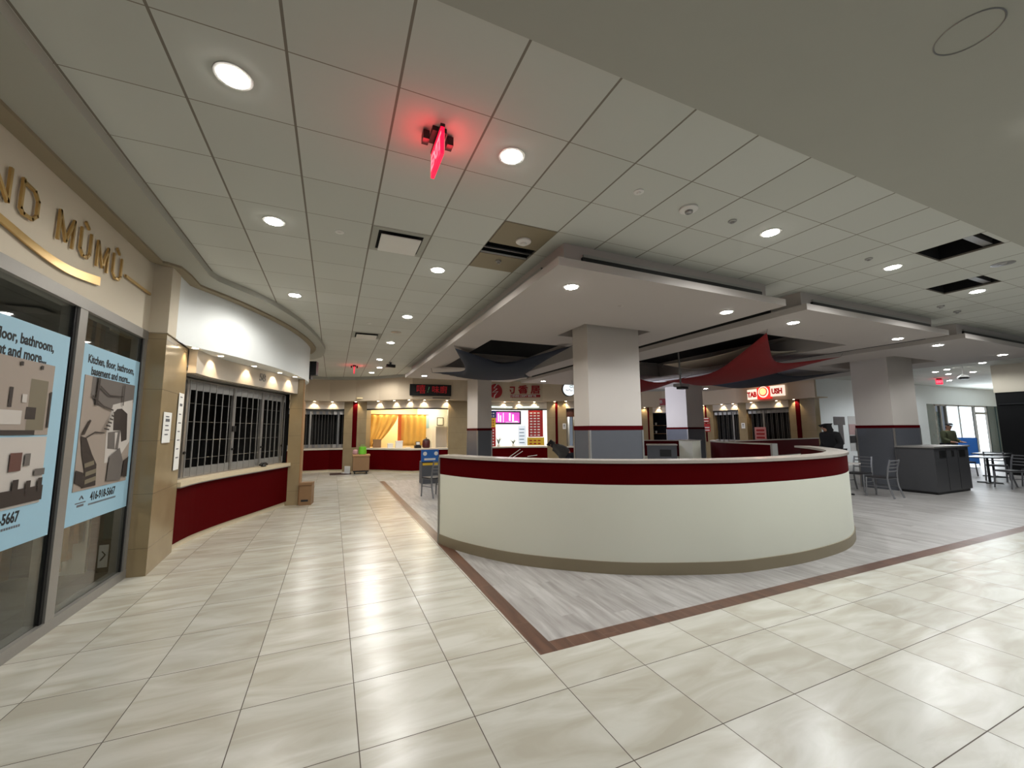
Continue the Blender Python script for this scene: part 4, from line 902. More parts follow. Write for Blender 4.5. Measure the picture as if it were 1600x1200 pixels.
# red counter prints
m = MB(); Pc = sub(SL, 10.5, 12.6); p, t, n = sign_on(SL, 11.4, 0.5)
for (u0, z0, u1, z1) in ((-0.3, 0.45, 0.2, 0.8), (-0.2, 0.40, 0.3, 0.72), (0.5, 0.5, 0.9, 0.55)):
    m.tube([(p[0]+t[0]*u0+n[0]*0.03, p[1]+t[1]*u0+n[1]*0.03, z0), (p[0]+t[0]*u1+n[0]*0.03, p[1]+t[1]*u1+n[1]*0.03, z1)], 0.012, 5)
m.build('printed_chopsticks', M_PAPER, cC)
for (s, h, lab) in ((10.85, 0.32, 'leafy plant on the left of the red counter'), (11.5, 0.2, 'small plant on the right of the red counter')):
    p = at(offset(SL, 0.2), s)[0]; r = thing('potted_plant', lab, 'plant', (p[0], p[1], 0.92))
    MB().lathe([(0.05, 0.92), (0.07, 1.0), (0.06, 1.0)], p[0], p[1], 12).build('pot', M_WHITE, r, True); m = MB()
    for k in range(9):
        a = k*0.7; m.tube([(p[0], p[1], 1.0), (p[0]+0.06*math.cos(a), p[1]+0.06*math.sin(a), 1.0+h*0.6), (p[0]+0.13*math.cos(a), p[1]+0.13*math.sin(a), 1.0+h*(0.8+0.2*math.sin(k*2)))], [0.006, 0.012, 0.002], 5)
    m.build('leaves', mat('leaf green', rgb(38, 66, 34), 0.6, noise=0.1), r)
# stall next to nearest column
mb = MB(); mb.ribbon(offset(sub(SL, 13.5, 14.4), 0.9), 0, 2.9, 0.05); struct('wall_back', mb, M_BULK)
lamp_light('stall_light', 'POINT', (9.25, 14.95, 2.3), 12, (1, 0.98, 0.95), None, 0.15)
r = thing('menu_board', 'dark picture menu above the bright opening left of the nearest column', 'menu board', (*at(SCP, 13.85)[0], 2.1)); plate(SCP, 13.85, 0.5, 2.12, 2.42, 0, 0.04, 'panel', mat('dark food print', rgb(80, 44, 30), 0.6, noise=0.5, scale=20), r)
sheet(at(offset(SL, -0.005), 13.40)[0], at(offset(SL, -0.005), 13.54)[0], 1.62, 1.85, 'small pale notice on the pier left of the nearest column')
for (s, z0, z1, lab, m_) in ((24.30, 1.9, 2.15, 'upper', M_REDP), (24.32, 1.45, 1.85, 'lower', M_REDP)):
    r = thing('poster', 'red and white poster on the pier right of the bluish column, %s of two' % lab, 'poster', (*at(SL, s)[0], z0)); plate(SL, s+0.12, 0.36, z0, z1, 0.02, 0.03, 'sheet', m_, r)
    p, t, n = sign_on(SL, s+0.12, z0); m = MB()
    for k in range(2): m.hexa([(p[0]+t[0]*u+n[0]*v, p[1]+t[1]*u+n[1]*v) for u, v in ((-0.14, 0.03), (0.14, 0.03), (0.14, 0.034), (-0.14, 0.034))], z0+0.05+k*0.13, z0+0.1+k*0.13)
    m.build('print', M_PAPER, r)
sheet(at(offset(SL, -0.005), 26.2)[0], at(offset(SL, -0.005), 26.38)[0], 1.6, 1.85, 'white notice on the pier between the two closed right hand stalls')
r = thing('poster', 'pink and white notice hung on the folding grille below the lit sign', 'poster', (17.2, 12.3, 1.0)); plate(SL, 27.1, 0.55, 1.05, 1.65, -0.05, -0.04, 'sheet', mat('pink printed sheet', rgb(190, 130, 130), 0.7, noise=0.3, scale=25), r)
m = MB(); p, t, n = sign_on(SL, 27.1, 1)
for k in range(3): m.hexa([(p[0]+t[0]*u-n[0]*v, p[1]+t[1]*u-n[1]*v) for u, v in ((-0.2, 0.036), (0.2, 0.036), (0.2, 0.04), (-0.2, 0.04))], 1.15+k*0.16, 1.23+k*0.16)
m.build('print', M_SIGNRED, r)
# stall left of the bluish column: shelves with white things
for k in range(6):
    (p, t) = at(SL, 21.8+0.25*(k % 3)); p = (p[0]-t[1]*0.62, p[1]+t[0]*0.62); z = 1.35+0.45*(k//3)
    r = thing('takeaway_cup', 'white cup on the dark shelves left of the bluish column, %s shelf, %s' % (('lower', 'upper')[k//3], ('left', 'middle', 'right')[k % 3]), 'cup', (p[0], p[1], z))
    MB().lathe([(0.04, z), (0.055, z+0.14), (0.058, z+0.145)], p[0], p[1], 12).build('body', M_WHITE, r, True)
for z, l in ((1.33, 'lower'), (1.78, 'upper')):
    o = MB().ribbon(offset(sub(SL, 21.7, 22.6), 0.5), z, z+0.02, 0.25).build('shelf', M_WOOD); tag(o, '%s dark shelf in the stall left of the bluish column' % l, 'shelf')

# items at the far left pier
r = thing('cardboard_box', 'large brown carton on the floor between the two far left stalls', 'box', (1.0, 16.5, 0))
MB().box(0.72, 1.30, 16.35, 16.75, 0.13, 0.70).build('carton', M_CARD, r); MB().box(0.70, 1.32, 16.33, 16.77, 0.66, 0.72).build('lid', mat('light cardboard', rgb(176, 138, 98), 0.85, noise=0.05), r)
r = thing('trolley', 'low black trolley under the large far carton', 'trolley', (1.0, 16.5, 0)); MB().box(0.74, 1.28, 16.36, 16.74, 0.08, 0.125).build('deck', M_BLACK, r)
for x, y in ((0.8, 16.42), (1.22, 16.42), (0.8, 16.7), (1.22, 16.7)): MB().tube([(x-0.015, y, 0.04), (x+0.015, y, 0.04)], 0.04, 10).build('wheel', M_BLACK, r)
r = thing('plastic_bag', 'bright green bag standing on the far carton', 'bag', (1.02, 16.5, 0.72)); m = MB(); m.lathe([(0.13, 0.722), (0.15, 0.8), (0.13, 0.95), (0.14, 1.0), (0.12, 1.0)], 1.05, 16.52, 12); m.build('bag_body', M_GREEN, r, True)
MB().tube([(0.98, 16.5, 0.98), (1.0, 16.5, 1.06), (1.1, 16.5, 1.06), (1.12, 16.5, 0.98)], 0.008, 6).build('handle', M_GREEN, r)
r = thing('plush_basket', 'small pink and white bundle left of the green bag', 'bundle', (0.80, 16.5, 0.72)); MB().lathe([(0.07, 0.722), (0.1, 0.78), (0.08, 0.88), (0.03, 0.9)], 0.80, 16.52, 12).build('bundle', mat('pink cloth', rgb(196, 150, 150), 0.8, noise=0.2), r, True)
o = MB(); o.hexa([(0.35, 16.9), (0.62, 16.6), (0.66, 16.75), (0.45, 17.0)], 0.005, 0.03); o.hexa([(0.45, 16.8), (0.64, 16.62), (0.65, 16.66), (0.5, 16.85)], 0.03, 0.28)
tag(o.build('paper_bag', M_PAPER), 'crumpled white bag on the floor left of the far carton', 'bag')
o = MB(); o.box(-0.05, 0.68, 16.45, 17.15, 0.001, 0.012); tag(o.build('floor_mat', mat('dark brown mat', rgb(58, 36, 30), 0.9, noise=0.1)), 'dark brown mat on the floor in front of the far pier', 'mat')

# ================================================================== RIGHT SIDE WALLS
mb = MB(); mb.box(17.35, 27.4, 10.4, 10.6, 0, CZ); mb.box(27.4, 36.5, 10.4, 10.6, 2.78, CZ); struct('wall_right', mb, M_BULK)
mb = MB(); mb.box(35.3, 36.5, 10.4, 10.6, 0, 2.78); mb.box(27.4, 28.2, 10.42, 10.6, 0, 2.78); mb.box(34.3, 35.3, 10.42, 10.6, 0, 2.78); struct('wall_right', mb, M_TEAL)
w = thing('window_2', 'tall bright curtained windows at the far right end', 'window', (31, 10.5, 0), kind='structure')
M_DAY = mat('daylight through curtain', (0.86, 0.94, 1.0, 1), 0.6, emit=1.15)
for (x0, x1) in ((29.6, 30.9), (30.9, 32.6), (32.9, 34.2)):
    MB().box(x0+0.05, x1-0.05, 10.50, 10.52, 0.1, 2.74).build('pane', M_DAY, w)
for x in (28.3, 28.9, 29.5, 30.9, 32.75, 34.25): MB().box(x-0.06, x+0.06, 10.44, 10.54, 0, 2.78).build('mullion', M_ALUD, w)
MB().box(28.2, 34.3, 10.44, 10.54, 2.70, 2.78).build('head_frame', M_ALUD, w); MB().box(28.2, 34.3, 10.44, 10.54, 0, 0.1).build('sill_frame', M_ALUD, w)
MB().box(28.35, 28.85, 10.50, 10.52, 0.1, 2.4).build('dark_pane', M_TEAL, w); MB().box(32.9, 34.2, 10.44, 10.5, 2.3, 2.42).build('transom', M_ALUD, w)
m = MB()
for k in range(26):
    x = 29.7+k*0.09; m.tube([(x, 10.47, 0.1), (x, 10.47, 2.70)], 0.028, 6)
m.build('pleated_curtain', mat('sheer curtain glowing with daylight', (0.74, 0.83, 0.90, 1), 0.9, emit=0.62), w, True)
lamp_light('daylight', 'AREA', (31.5, 10.3, 1.5), 260, (0.85, 0.93, 1.0), None, 5, aim=(31.5, 0, 1.0), size_y=2.4)
mb = MB(); mb.box(20.8, 21.0, -3, 6.12, 2.76, CZ); mb.box(21.0, 36, 6.0, 6.12, 2.76, CZ); struct('wall_right', mb, M_WALL)
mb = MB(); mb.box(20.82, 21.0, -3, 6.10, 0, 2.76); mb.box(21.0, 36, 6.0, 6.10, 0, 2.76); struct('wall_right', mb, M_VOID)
m = MB(); m.box(20.79, 20.82, -3, 6.05, 2.34, 2.38); struct('trim_12', m, M_BLACK)
mb = MB(); mb.box(36, 36.2, 5, 10.6, 0, CZ); struct('wall_right', mb, M_WALL)
# fan-like pendant by the lobby
r = thing('ceiling_lamp', 'pale branched ceiling lamp in front of the beam of the dark shop at far right', 'ceiling lamp', (20.2, 6.6, 3.3))
MB().lathe([(0.03, 3.45), (0.12, 3.38), (0.16, 3.34), (0.05, 3.32)], 20.2, 6.6, 16).build('body', M_WHITE, r, True); MB().lathe([(0.12, 3.32), (0.15, 3.30), (0.1, 3.27)], 20.2, 6.6, 16).build('shade', M_BLACK, r, True)
MB().tube([(20.2, 6.6, 3.44), (20.2, 6.6, CZ)], 0.015, 6).build('stem', M_WHITE, r)
# poster pieces on the white wall
o = MB(); o.box(19.45, 20.25, 10.385, 10.398, 1.72, 2.07); o.box(19.75, 20.08, 10.385, 10.398, 0.9, 1.72); tag(o.build('wall_graphic', mat('grey wall print', rgb(90, 84, 84), 0.6, noise=0.2, scale=6)), 'grey T shaped graphic on the white wall behind the hooded person', 'wall graphic')
r = thing('wall_graphic', 'tall portrait graphic on the white wall next to the right column', 'wall graphic', (20.8, 10.4, 1.0))
MB().box(20.5, 21.35, 10.39, 10.398, 0.6, 2.1).build('print', mat('pale print', rgb(188, 186, 184), 0.6, noise=0.1, scale=4), r)
MB().box(20.5, 21.1, 10.38, 10.39, 1.3, 1.75).build('face_tone', mat('pinkish print', rgb(170, 140, 138), 0.6, noise=0.1), r); MB().hexa([(20.9, 10.37), (21.2, 10.37), (21.3, 10.38), (20.95, 10.38)], 0.6, 1.5).build('dark_tone', M_JGREY, r); MB().box(20.5, 20.95, 10.37, 10.38, 0.95, 1.25).build('hair_tone', M_HAIR, r)

# ================================================================== CURVED PARTITION (centre)
base = smooth_line([(1.45, 5.93), (1.62, 5.42), (2.03, 4.70), (2.59, 4.14), (3.17, 3.74), (4.04, 3.38), (4.62, 3.28), (5.34, 3.25), (6.22, 3.34), (6.9, 3.56), (7.45, 3.86), (7.95, 4.26), (8.42, 4.72), (8.8, 5.2)], 5)
r = thing('curved_partition', 'long curved low partition, cream below and dark red above, with a grey ledge', 'partition wall', (4.5, 3.4, 0))
MB().ribbon(base, 0.13, 0.97, 0.14).build('lower_panel', M_CREAM, r, True)
MB().ribbon(offset(base, 0.0), 0.97, 1.21, 0.14).build('red_band', M_RED, r, True)
MB().ribbon(offset(base, -0.012), 0, 0.13, 0.165).build('base_trim', M_TAUPE, r, True)
m = MB(); m.ribbon(offset(base, -0.02), 1.21, 1.245, 0.27); m.build('ledge', M_GREYSTONE, r, False)
a, t = at(base, 0.0); n = (-t[1], t[0])
MB().hexa([(a[0]+t[0]*u+n[0]*v, a[1]+t[1]*u+n[1]*v) for u, v in ((-0.03, -0.015), (0.0, -0.015), (0.0, 0.16), (-0.03, 0.16))], 0, 1.21).build('end_post', M_ALUD, r)

def partition(P, label, end=True, z=1.24, th=0.14):
    r = thing('low_partition', label, 'partition wall', (*P[0], 0))
    MB().ribbon(P, 0.1, 0.72, th).build('lower_panel', M_CREAM, r); MB().ribbon(P, 0.72, z-0.03, th).build('red_band', M_REDMAT, r)
    MB().ribbon(offset(P, 0.005), 0, 0.1, th-0.01).build('base_trim', M_TAUPE, r); MB().ribbon(offset(P, -0.015), z-0.03, z, th+0.03).build('ledge', M_GREYSTONE, r)
    if end:
        a, t = P[0], Vector((P[1][0]-P[0][0], P[1][1]-P[0][1])).normalized(); n = (-t.y, t.x)
        MB().hexa([(a[0]+t.x*u+n[0]*v, a[1]+t.y*u+n[1]*v) for u, v in ((-0.05, -0.01), (0, -0.01), (0, th+0.01), (-0.05, th+0.01))], 0, z).build('end_post', M_ALUD, r)
partition([(9.3, 10.9), (10.2, 10.0), (10.3, 9.95)], 'straight low red and cream partition in front of the bluish column', False)
o = thing('end_cabinet', 'pale grey end block closing the low partition by the bluish column', 'end block', (10.3, 9.6, 0)); MB().hexa([(10.12, 9.86), (9.90, 9.12), (10.16, 9.05), (10.5, 9.75)], 0, 1.245).build('body', M_CREAM, o)
MB().hexa([(10.10, 9.88), (9.88, 9.10), (10.18, 9.03), (10.52, 9.77)], 1.245, 1.26).build('top', M_GREYSTONE, o)
partition(smooth_line([(9.62, 6.42), (9.75, 7.2), (10.0, 8.0), (10.5, 8.8), (11.3, 9.4)], 5)[::1], 'curved dark red low partition with a metal end post behind the big curved one')
partition([(10.9, 8.5), (12.6, 8.75), (14.4, 9.0), (16.4, 9.3)], 'long dark partition across the seating in front of the right hand stalls', False)
r = thing('waste_cabinet', 'grey waste cabinet with a black opening near the front column', 'bin', (8.6, 9.2, 0))
MB().hexa([(8.55, 9.55), (9.15, 9.0), (9.5, 9.4), (8.9, 9.95)], 0, 1.12).build('body', M_DADO, r); MB().hexa([(8.80, 9.31), (9.03, 9.10), (9.04, 9.11), (8.81, 9.32)], 0.80, 1.0).build('opening', M_BLACK, r)
MB().hexa([(8.82, 9.30), (9.02, 9.115), (9.015, 9.105), (8.815, 9.29)], 0.82, 0.98).build('flap', M_BLACK, r)
MB().hexa([(8.52, 9.56), (9.15, 8.97), (9.53, 9.4), (8.9, 9.98)], 1.12, 1.15).build('top', M_GREYSTONE, r)

# bins against right column
r = thing('bin_cabinet', 'dark grey triple waste cabinet built against the right column', 'bin', (14, 5.3, 0))
MB().box(13.18, 14.92, 4.97, 5.70, 0.06, 1.10).build('body', M_BIN, r); MB().box(13.22, 14.88, 5.0, 5.70, 0, 0.06).build('plinth', M_BLACK, r)
MB().box(13.15, 14.95, 4.94, 5.70, 1.10, 1.135).build('top', M_ALUD, r)
for x0, x1, z0 in ((13.42, 13.72, 0.86), (14.02, 14.14, 0.88), (14.42, 14.72, 0.86)): MB().box(x0, x1, 4.960, 4.975, z0, 1.03).build('opening', M_BLACK, r)
for x in (13.76, 14.34): MB().box(x-0.004, x+0.004, 4.966, 4.972, 0.08, 1.09).build('door_gap', M_BLACK, r)

# ================================================================== SEATING
def make_chair(label):
    r = thing('cafe_chair', label, 'chair', (0, 0, 0), group=None)
    MB().slab(-0.21, 0.21, -0.21, 0.21, 0.44, 0.465).build('seat', M_SEAT, r)
    for s in (-1, 1):
        MB().tube([(s*0.21, 0.23, 0), (s*0.205, 0.20, 0.42), (s*0.20, 0.20, 0.44)], 0.017, 8).build('leg', M_CHAIR, r, True)
        MB().tube([(s*0.205, -0.30, 0), (s*0.20, -0.22, 0.25), (s*0.20, -0.20, 0.45), (s*0.195, -0.23, 0.68), (s*0.19, -0.28, 0.86)], 0.019, 8).build('leg', M_CHAIR, r, True)
    for z, y in ((0.60, -0.215), (0.68, -0.23), (0.76, -0.25), (0.84, -0.272)): MB().tube([(-0.19, y, z), (-0.08, y-0.02, z), (0.08, y-0.02, z), (0.19, y, z)], 0.016, 6).build('back_slat', M_CHAIR, r, True)
    for (a, b) in (((-0.2, -0.2, 0.43), (0.2, -0.2, 0.43)), ((-0.2, 0.2, 0.43), (0.2, 0.2, 0.43)), ((-0.2, -0.2, 0.43), (-0.2, 0.2, 0.43)), ((0.2, -0.2, 0.43), (0.2, 0.2, 0.43)), ((-0.205, -0.22, 0.25), (-0.205, 0.21, 0.25)), ((0.205, -0.22, 0.25), (0.205, 0.21, 0.25))):
        MB().tube([a, b], 0.010, 6).build('stretcher', M_CHAIR, r)
    return r
ch = make_chair('')
spots_ch = [((11.80, 5.42, 0), 0.0, 'grey metal ladder back chair nearest the dark bins, back towards the camera'),
            ((12.35, 6.15, 0), math.radians(90), 'grey metal chair behind the nearest one, at the edge of the curved partition'),
            ((2.32, 10.1, 0), math.radians(20), 'grey metal chair at the left end of the curved partition'),
            ((10.15, 6.05, 0), math.radians(170), 'grey chair inside the seating area beside the metal end post, left of two'),
            ((10.95, 6.35, 0), math.radians(185), 'grey chair inside the seating area, right of two beside the end post'),
            ((16.35, 4.70, 0), math.radians(60), 'dark chair left of the far right table, nearest the bins'),
            ((17.2, 4.45, 0), math.radians(-20), 'dark chair with its back to the camera at the right edge'),
            ((19.3, 6.6, 0), math.radians(150), 'dark chair beyond the far right table, near the windows'),
            ((18.35, 5.55, 0), math.radians(-80), 'dark chair at the right side of the far right table')]
for i, (l, rz, lab) in enumerate(spots_ch): place(ch if i == 0 else copy_tree(ch), l, rz, lab, 'metal cafe chairs')
def table(x, y, rz, label, w=0.6, d=0.6, m=M_TABLE):
    r = thing('cafe_table', label, 'table', (x, y, 0), rz); Mx = r.matrix_basis.copy()
    def L(mb, nm, mm, sm=False): mb.v = [tuple(Mx @ Vector(v)) for v in mb.v]; mb.build(nm, mm, r, sm)
    L(MB().box(-w/2, w/2, -d/2, d/2, 0.72, 0.75), 'table_top', m); L(MB().tube([(0, 0, 0.03), (0, 0, 0.72)], 0.03, 10), 'pedestal', M_BLACK, True)
    f = MB(); f.box(-0.25, 0.25, -0.03, 0.03, 0, 0.03); f.box(-0.03, 0.03, -0.25, 0.25, 0, 0.03); L(f, 'foot', M_BLACK)
table(11.45, 6.08, 0.0, 'small pale table behind the right tip of the curved partition')
table(8.6, 6.9, 0.2, 'pale table inside the curved partition near the metal end post', 0.7, 1.0)
table(17.3, 5.4, 0.1, 'dark table at the far right between the bins and the dark shop', 1.1, 0.7, M_BIN)
table(19.6, 6.0, 0.1, 'far table near the bright windows', 0.9, 0.7, M_BIN)
table(3.2, 9.3, 0.0, 'pale table behind the left part of the curved partition')
r = thing('recycling_station', 'grey recycling bin with a blue sign and yellow label beyond the partition end', 'bin', (2.75, 12.6, 0))
MB().box(2.50, 3.0, 12.5, 12.9, 0, 0.62).build('body', M_DADO, r); MB().box(2.52, 2.98, 12.49, 12.5, 0.55, 0.62).build('yellow_label', M_YELLOW, r)
MB().box(2.47, 3.0, 12.48, 12.52, 0.66, 1.02).build('blue_sign', M_BLUE, r); m = MB(); 
for x in (2.58, 2.92): m.tube([(x, 12.48, 0.9), (x, 12.47, 0.9)], 0.06, 14)
m.box(2.56, 2.9, 12.470, 12.479, 0.70, 0.76); m.build('sign_print', M_PAPER, r)
MB().box(2.50, 3.0, 12.52, 12.9, 0.62, 0.66).build('lid', M_BIN, r)
r = thing('sandwich_board', 'blue folding sign board in front of the bright windows at far right', 'sign', (24.0, 8.1, 0))
MB().hexa([(23.85, 8.45), (24.15, 7.75), (24.19, 7.77), (23.89, 8.47)], 0.1, 1.16).build('board', M_BLUE, r)
MB().tube([(24.15, 7.75, 1.15), (24.6, 7.9, 0.0)], 0.015, 6).build('leg', M_BLACK, r); MB().tube([(23.9, 8.45, 1.15), (24.35, 8.6, 0.0)], 0.015, 6).build('leg', M_BLACK, r)

# ================================================================== PROJECTOR + SAILS
r = thing('projector', 'ceiling mounted projector box on a pole in front of the bluish column', 'projector', (8.38, 8.0, 2.9))
MB().tube([(8.36, 8.0, 3.79), (8.38, 8.0, 2.80)], 0.022, 8).build('pole', M_ALUD, r)
MB().tube([(8.37, 8.0, 3.15), (8.37, 8.0, 3.02)], 0.05, 8).build('coupling', M_ALU, r)
MB().hexa([(8.24, 7.88), (8.60, 7.92), (8.58, 8.14), (8.22, 8.10)], 2.70, 2.78).build('housing', M_ALU, r)
MB().hexa([(8.29, 7.86), (8.53, 7.89), (8.52, 8.08), (8.28, 8.05)], 2.64, 2.70).build('underside', M_BLACK, r)
def sail(c, sag, pinch, m, label, n=18, edge=None):
    "four cornered tensioned fabric: corners c (p00, p10, p11, p01), sag of the centre, pinch of the edges"
    P = [Vector(p) for p in c]; cen = sum(P, Vector())/4; mb = MB()
    for j in range(n+1):
        for i in range(n+1):
            u, v = i/n, j/n
            p = P[0]*(1-u)*(1-v)+P[1]*u*(1-v)+P[2]*u*v+P[3]*(1-u)*v
            e = max(4*u*(1-u)*(abs(2*v-1)**2), 4*v*(1-v)*(abs(2*u-1)**2))
            q = p + (cen-p)*pinch*e; q.z = p.z + (cen.z-p.z)*0.3*e - sag*16*u*(1-u)*v*(1-v) - sag*0.55*(4*u*(1-u)*(1-4*v*(1-v))+4*v*(1-v)*(1-4*u*(1-u)))
            mb.v.append(tuple(q))
    for j in range(n):
        for i in range(n): k = j*(n+1)+i; mb.f.append((k, k+1, k+n+2, k+n+1)); mb.m.append(0)
    r = thing('shade_sail', label, 'shade sail', tuple(cen)); o = mb.build('fabric', m, r, True)
    md = o.modifiers.new('thickness', 'SOLIDIFY'); md.thickness = 0.006
    for p in P:
        if p.z > 3.0: MB().tube([tuple(p), (p.x+(p.x-cen.x)*0.02, p.y+(p.y-cen.y)*0.02, 3.36)], 0.006, 6).build('hanging_wire', M_ALUD, r)
    return r
sail([(7.05, 4.70, 3.30), (11.0, 5.6, 3.28), (11.3, 10.2, 3.15), (8.9, 9.1, 3.0)], 0.32, 0.34, M_SAILR, 'big red shade sail hanging to a point under the middle canopy')
sail([(2.26, 8.1, 3.30), (4.40, 6.95, 3.30), (5.6, 11.4, 3.25), (2.50, 11.3, 3.22)], 0.34, 0.42, M_SAILN, 'navy blue shade sail under the nearest canopy')
sail([(8.0, 9.6, 3.26), (10.3, 9.4, 3.28), (9.9, 12.6, 3.10), (7.75, 12.3, 3.08)], 0.38, 0.10, M_SAILR, 'dark red shade sail seen just right of the nearest column')
sail([(11.45, 7.75, 3.33), (14.5, 7.2, 3.33), (15.6, 11.9, 3.3), (12.9, 11.2, 3.28)], 0.20, 0.26, M_SAILN, 'dark navy shade sail under the farthest canopy in front of the lit sign')
sail([(8.5, 8.7, 3.42), (8.5, 5.9, 3.46), (9.85, 5.9, 3.40), (9.85, 9.0, 3.40)], 0.10, 0.10, M_SAILB, 'beige shade sail above the big red one')

# ================================================================== PEOPLE
def skin_obj(name, pts, edges, rad, m, parent, root=0, lv=2):
    me = bpy.data.meshes.new(name); me.from_pydata([tuple(p) for p in pts], edges, []); o = bpy.data.objects.new(name, me); C.objects.link(o); o.parent = parent
    sk = o.modifiers.new('skin', 'SKIN'); sk.use_smooth_shade = True
    for i, rr_ in enumerate(rad): me.skin_vertices[0].data[i].radius = (rr_[0], rr_[1]) if isinstance(rr_, tuple) else (rr_, rr_)
    me.skin_vertices[0].data[root].use_root = True
    sb = o.modifiers.new('subdivision', 'SUBSURF'); sb.levels = lv; sb.render_levels = lv
    me.materials.append(m); return o
def person(loc, rz, label, jacket, lean, head_kind, seated=False, h=1.0, bulk=1.0):
    r = thing('person', label, 'person', loc, rz)
    # local frame: faces +y; lean tips the upper body forward
    def up(x, y, z, zp=0.92):
        if z <= zp: return (x*h, y*h, z*h)
        a = lean; dz = z-zp; return (x*h, (y*math.cos(a)+dz*math.sin(a))*h, (zp+dz*math.cos(a)-y*math.sin(a))*h)
    hipz = 0.92; kz = 0.5
    def leg(s):
        if seated: return [(s*0.1, 0.0, 0.90), (s*0.12, 0.42, 0.86), (s*0.12, 0.46, 0.42), (s*0.12, 0.60, 0.36)]
        return [(s*0.1, 0, 0.88), (s*0.11, 0.02, 0.50), (s*0.11, -0.02, 0.09), (s*0.12, 0.14, 0.04)]
    P = [up(0, 0, 0.95), up(0, 0, 1.15), up(0, 0.0, 1.38), up(0, 0.01, 1.50), up(0, 0.04, 1.60), up(0, 0.045, 1.68)]; E_ = [(0, 1), (1, 2), (2, 3), (3, 4), (4, 5)]
    R_ = [(0.14, 0.11), (0.13, 0.10), (0.15, 0.10), 0.055, 0.085, 0.08]
    for s in (-1, 1):
        b = len(P); P += leg(s); E_ += [(0, b), (b, b+1), (b+1, b+2), (b+2, b+3)]; R_ += [0.085, 0.055, 0.04, 0.035]
        b = len(P); P += [up(s*0.19, 0, 1.40), up(s*0.24, 0.02, 1.15), up(s*0.20, 0.24, 1.06), up(s*0.18, 0.33, 1.06)]; E_ += [(2, b), (b, b+1), (b+1, b+2), (b+2, b+3)]; R_ += [0.05, 0.04, 0.03, (0.035, 0.018)]
        hb = up(s*0.18, 0.33, 1.06); 
        for k in range(4):
            c = len(P); dx = (k-1.5)*0.02; P += [(hb[0]+dx*h, hb[1]+0.05, hb[2]), (hb[0]+dx*h, hb[1]+0.085-0.008*abs(k-1.5), hb[2]-0.015)]; E_ += [(b+3, c), (c, c+1)]; R_ += [0.009, 0.007]
        c = len(P); P += [(hb[0]-s*0.04, hb[1]+0.02, hb[2]-0.01)]; E_ += [(b+3, c)]; R_ += [0.010]
    body = skin_obj('body', P, E_, R_, M_SKIN, r)
    # face and ears
    hd = up(0, 0.05, 1.64); m = MB()
    m.tube([(hd[0], hd[1]+0.075, hd[2]+0.02), (hd[0], hd[1]+0.105, hd[2]-0.02)], [0.008, 0.014], 6)
    for s in (-1, 1): m.tube([(hd[0]+s*0.08, hd[1]-0.01, hd[2]-0.02), (hd[0]+s*0.092, hd[1]-0.015, hd[2]+0.02)], [0.01, 0.014], 6)
    m2 = MB(); m2.v = m.v; m2.f = m.f; m2.m = m.m
    M0 = r.matrix_basis; m2.v = [tuple(M0 @ Vector(v)) for v in m2.v]; m2.build('face_features', M_SKIN, r, True)
    e = MB()
    for s in (-1, 1): e.lathe([(0.001, hd[2]+0.012), (0.009, hd[2]+0.02), (0.001, hd[2]+0.028)], hd[0]+s*0.032, hd[1]+0.082, 8)
    e.box(hd[0]-0.025, hd[0]+0.025, hd[1]+0.075, hd[1]+0.086, hd[2]-0.058, hd[2]-0.050)
    e.v = [tuple(M0 @ Vector(v)) for v in e.v]; e.build('eyes_and_mouth', M_HAIR, r)
    # clothes
    J = [up(0, 0, 0.90), up(0, 0, 1.12), up(0, 0, 1.36), up(0, 0, 1.47)]; JE = [(0, 1), (1, 2), (2, 3)]; JR = [(0.19, 0.15), (0.18, 0.145), (0.20, 0.14), 0.085]
    for s in (-1, 1):
        b = len(J); J += [up(s*0.20, 0, 1.40), up(s*0.25, 0.02, 1.15), up(s*0.205, 0.22, 1.065)]; JE += [(2, b), (b, b+1), (b+1, b+2)]; JR += [0.085, 0.068, 0.055]
    JR = [tuple(c*bulk for c in q) if isinstance(q, tuple) else q*bulk for q in JR]; skin_obj('jacket', J, JE, JR, jacket, r)
    L_ = [(0, 0, 0.90*h)]; LE = []; LR = [(0.17, 0.14)]
    for s in (-1, 1):
        g = [tuple(c*h for c in p) for p in leg(s)]; b = len(L_); L_ += g[:3]; LE += [(0, b), (b, b+1), (b+1, b+2)]; LR += [0.105, 0.08, 0.065]
    skin_obj('trousers', L_, LE, LR, M_DENIM, r)
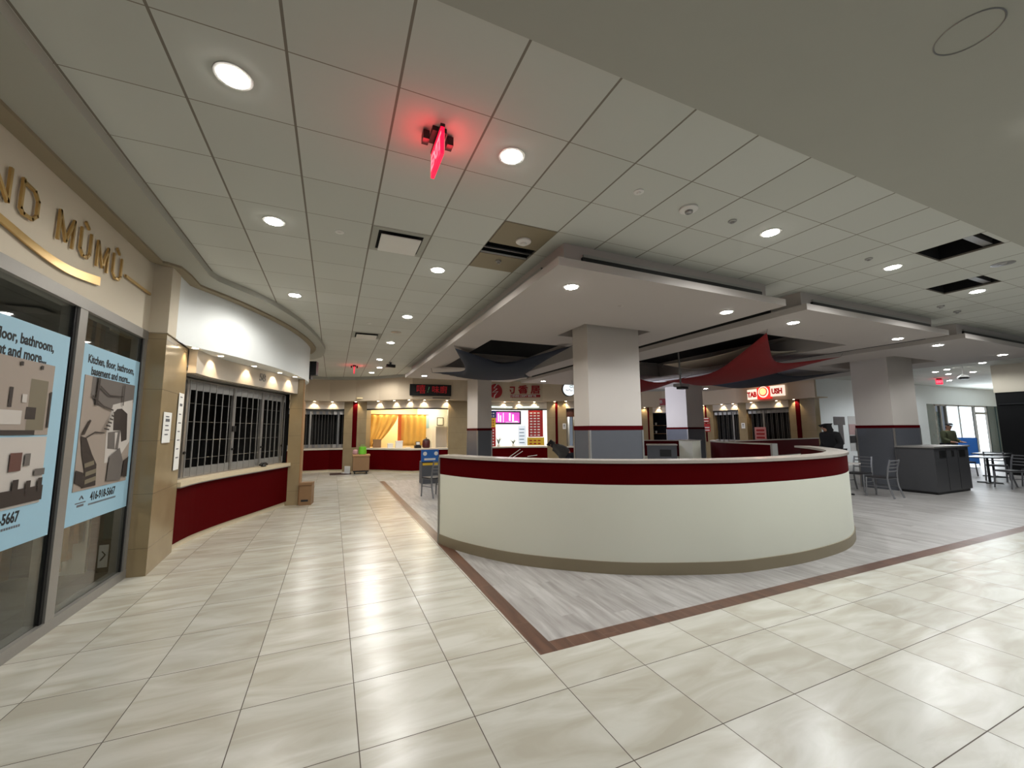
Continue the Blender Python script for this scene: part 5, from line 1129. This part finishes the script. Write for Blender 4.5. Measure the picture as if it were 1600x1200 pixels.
    for s in (-1, 1):
        g = leg(s)[2]; f = (g[0]*h, (g[1]+0.03)*h); z = max(0, g[2]-0.09)*h
        sh = MB(); sh.hexa([(f[0]-0.045, f[1]-0.10), (f[0]+0.045, f[1]-0.10), (f[0]+0.05, f[1]+0.10), (f[0]+0.02, f[1]+0.17), (f[0]-0.02, f[1]+0.17), (f[0]-0.05, f[1]+0.10)], z+0.001, z+0.08)
        sh.v = [tuple(M0 @ Vector(v)) for v in sh.v]; sh.build('shoe', M_BLACK, r)
    t0 = up(0, 0.03, 1.62); t1 = up(0, 0.02, 1.70); t2 = up(0, -0.01, 1.55)
    if head_kind == 'hair': skin_obj('hair', [up(0, 0.02, 1.63), up(0, 0.015, 1.69), t2], [(0, 1), (0, 2)], [(0.105, 0.105), (0.10, 0.10), (0.08, 0.07)], M_HAIR, r)
    elif head_kind == 'hood': skin_obj('hood', [up(0, 0.02, 1.60), up(0, 0.01, 1.67), up(0, -0.03, 1.48)], [(0, 1), (0, 2)], [(0.12, 0.12), (0.105, 0.105), (0.15, 0.14)], jacket, r)
    else:
        skin_obj('hair', [up(0, -0.01, 1.62), up(0, -0.02, 1.54)], [(0, 1)], [(0.092, 0.075), (0.07, 0.05)], M_HAIR, r)
        c = MB(); q = up(0, 0.04, 1.68); c.lathe([(0.11, q[2]-0.005), (0.112, q[2]+0.02), (0.085, q[2]+0.065), (0.03, q[2]+0.08)], q[0], q[1], 16)
        c.hexa([(q[0]-0.08, q[1]+0.07), (q[0]+0.08, q[1]+0.07), (q[0]+0.06, q[1]+0.18), (q[0]-0.06, q[1]+0.18)], q[2]-0.004, q[2]+0.008)
        c.v = [tuple(M0 @ Vector(v)) for v in c.v]; c.build('cap', M_BLACK, r, False)
    return r
person((6.7, 11.0, 0), math.radians(55), 'person with dark hair in a grey jacket bending forward behind the curved partition', M_JGREY, 0.95, 'hair', h=0.865, bulk=1.5)
person((13.0, 6.95, 0), math.radians(75), 'person in a black hooded coat bending forward behind the right part of the curved partition', M_JBLACK, 0.35, 'hood', h=1.02, bulk=1.3)
person((21.2, 7.55, 0), math.radians(165), 'person with a black cap and an olive green jacket standing behind the dark bins', M_JGREEN, 0.05, 'cap', h=1.0, bulk=1.2)
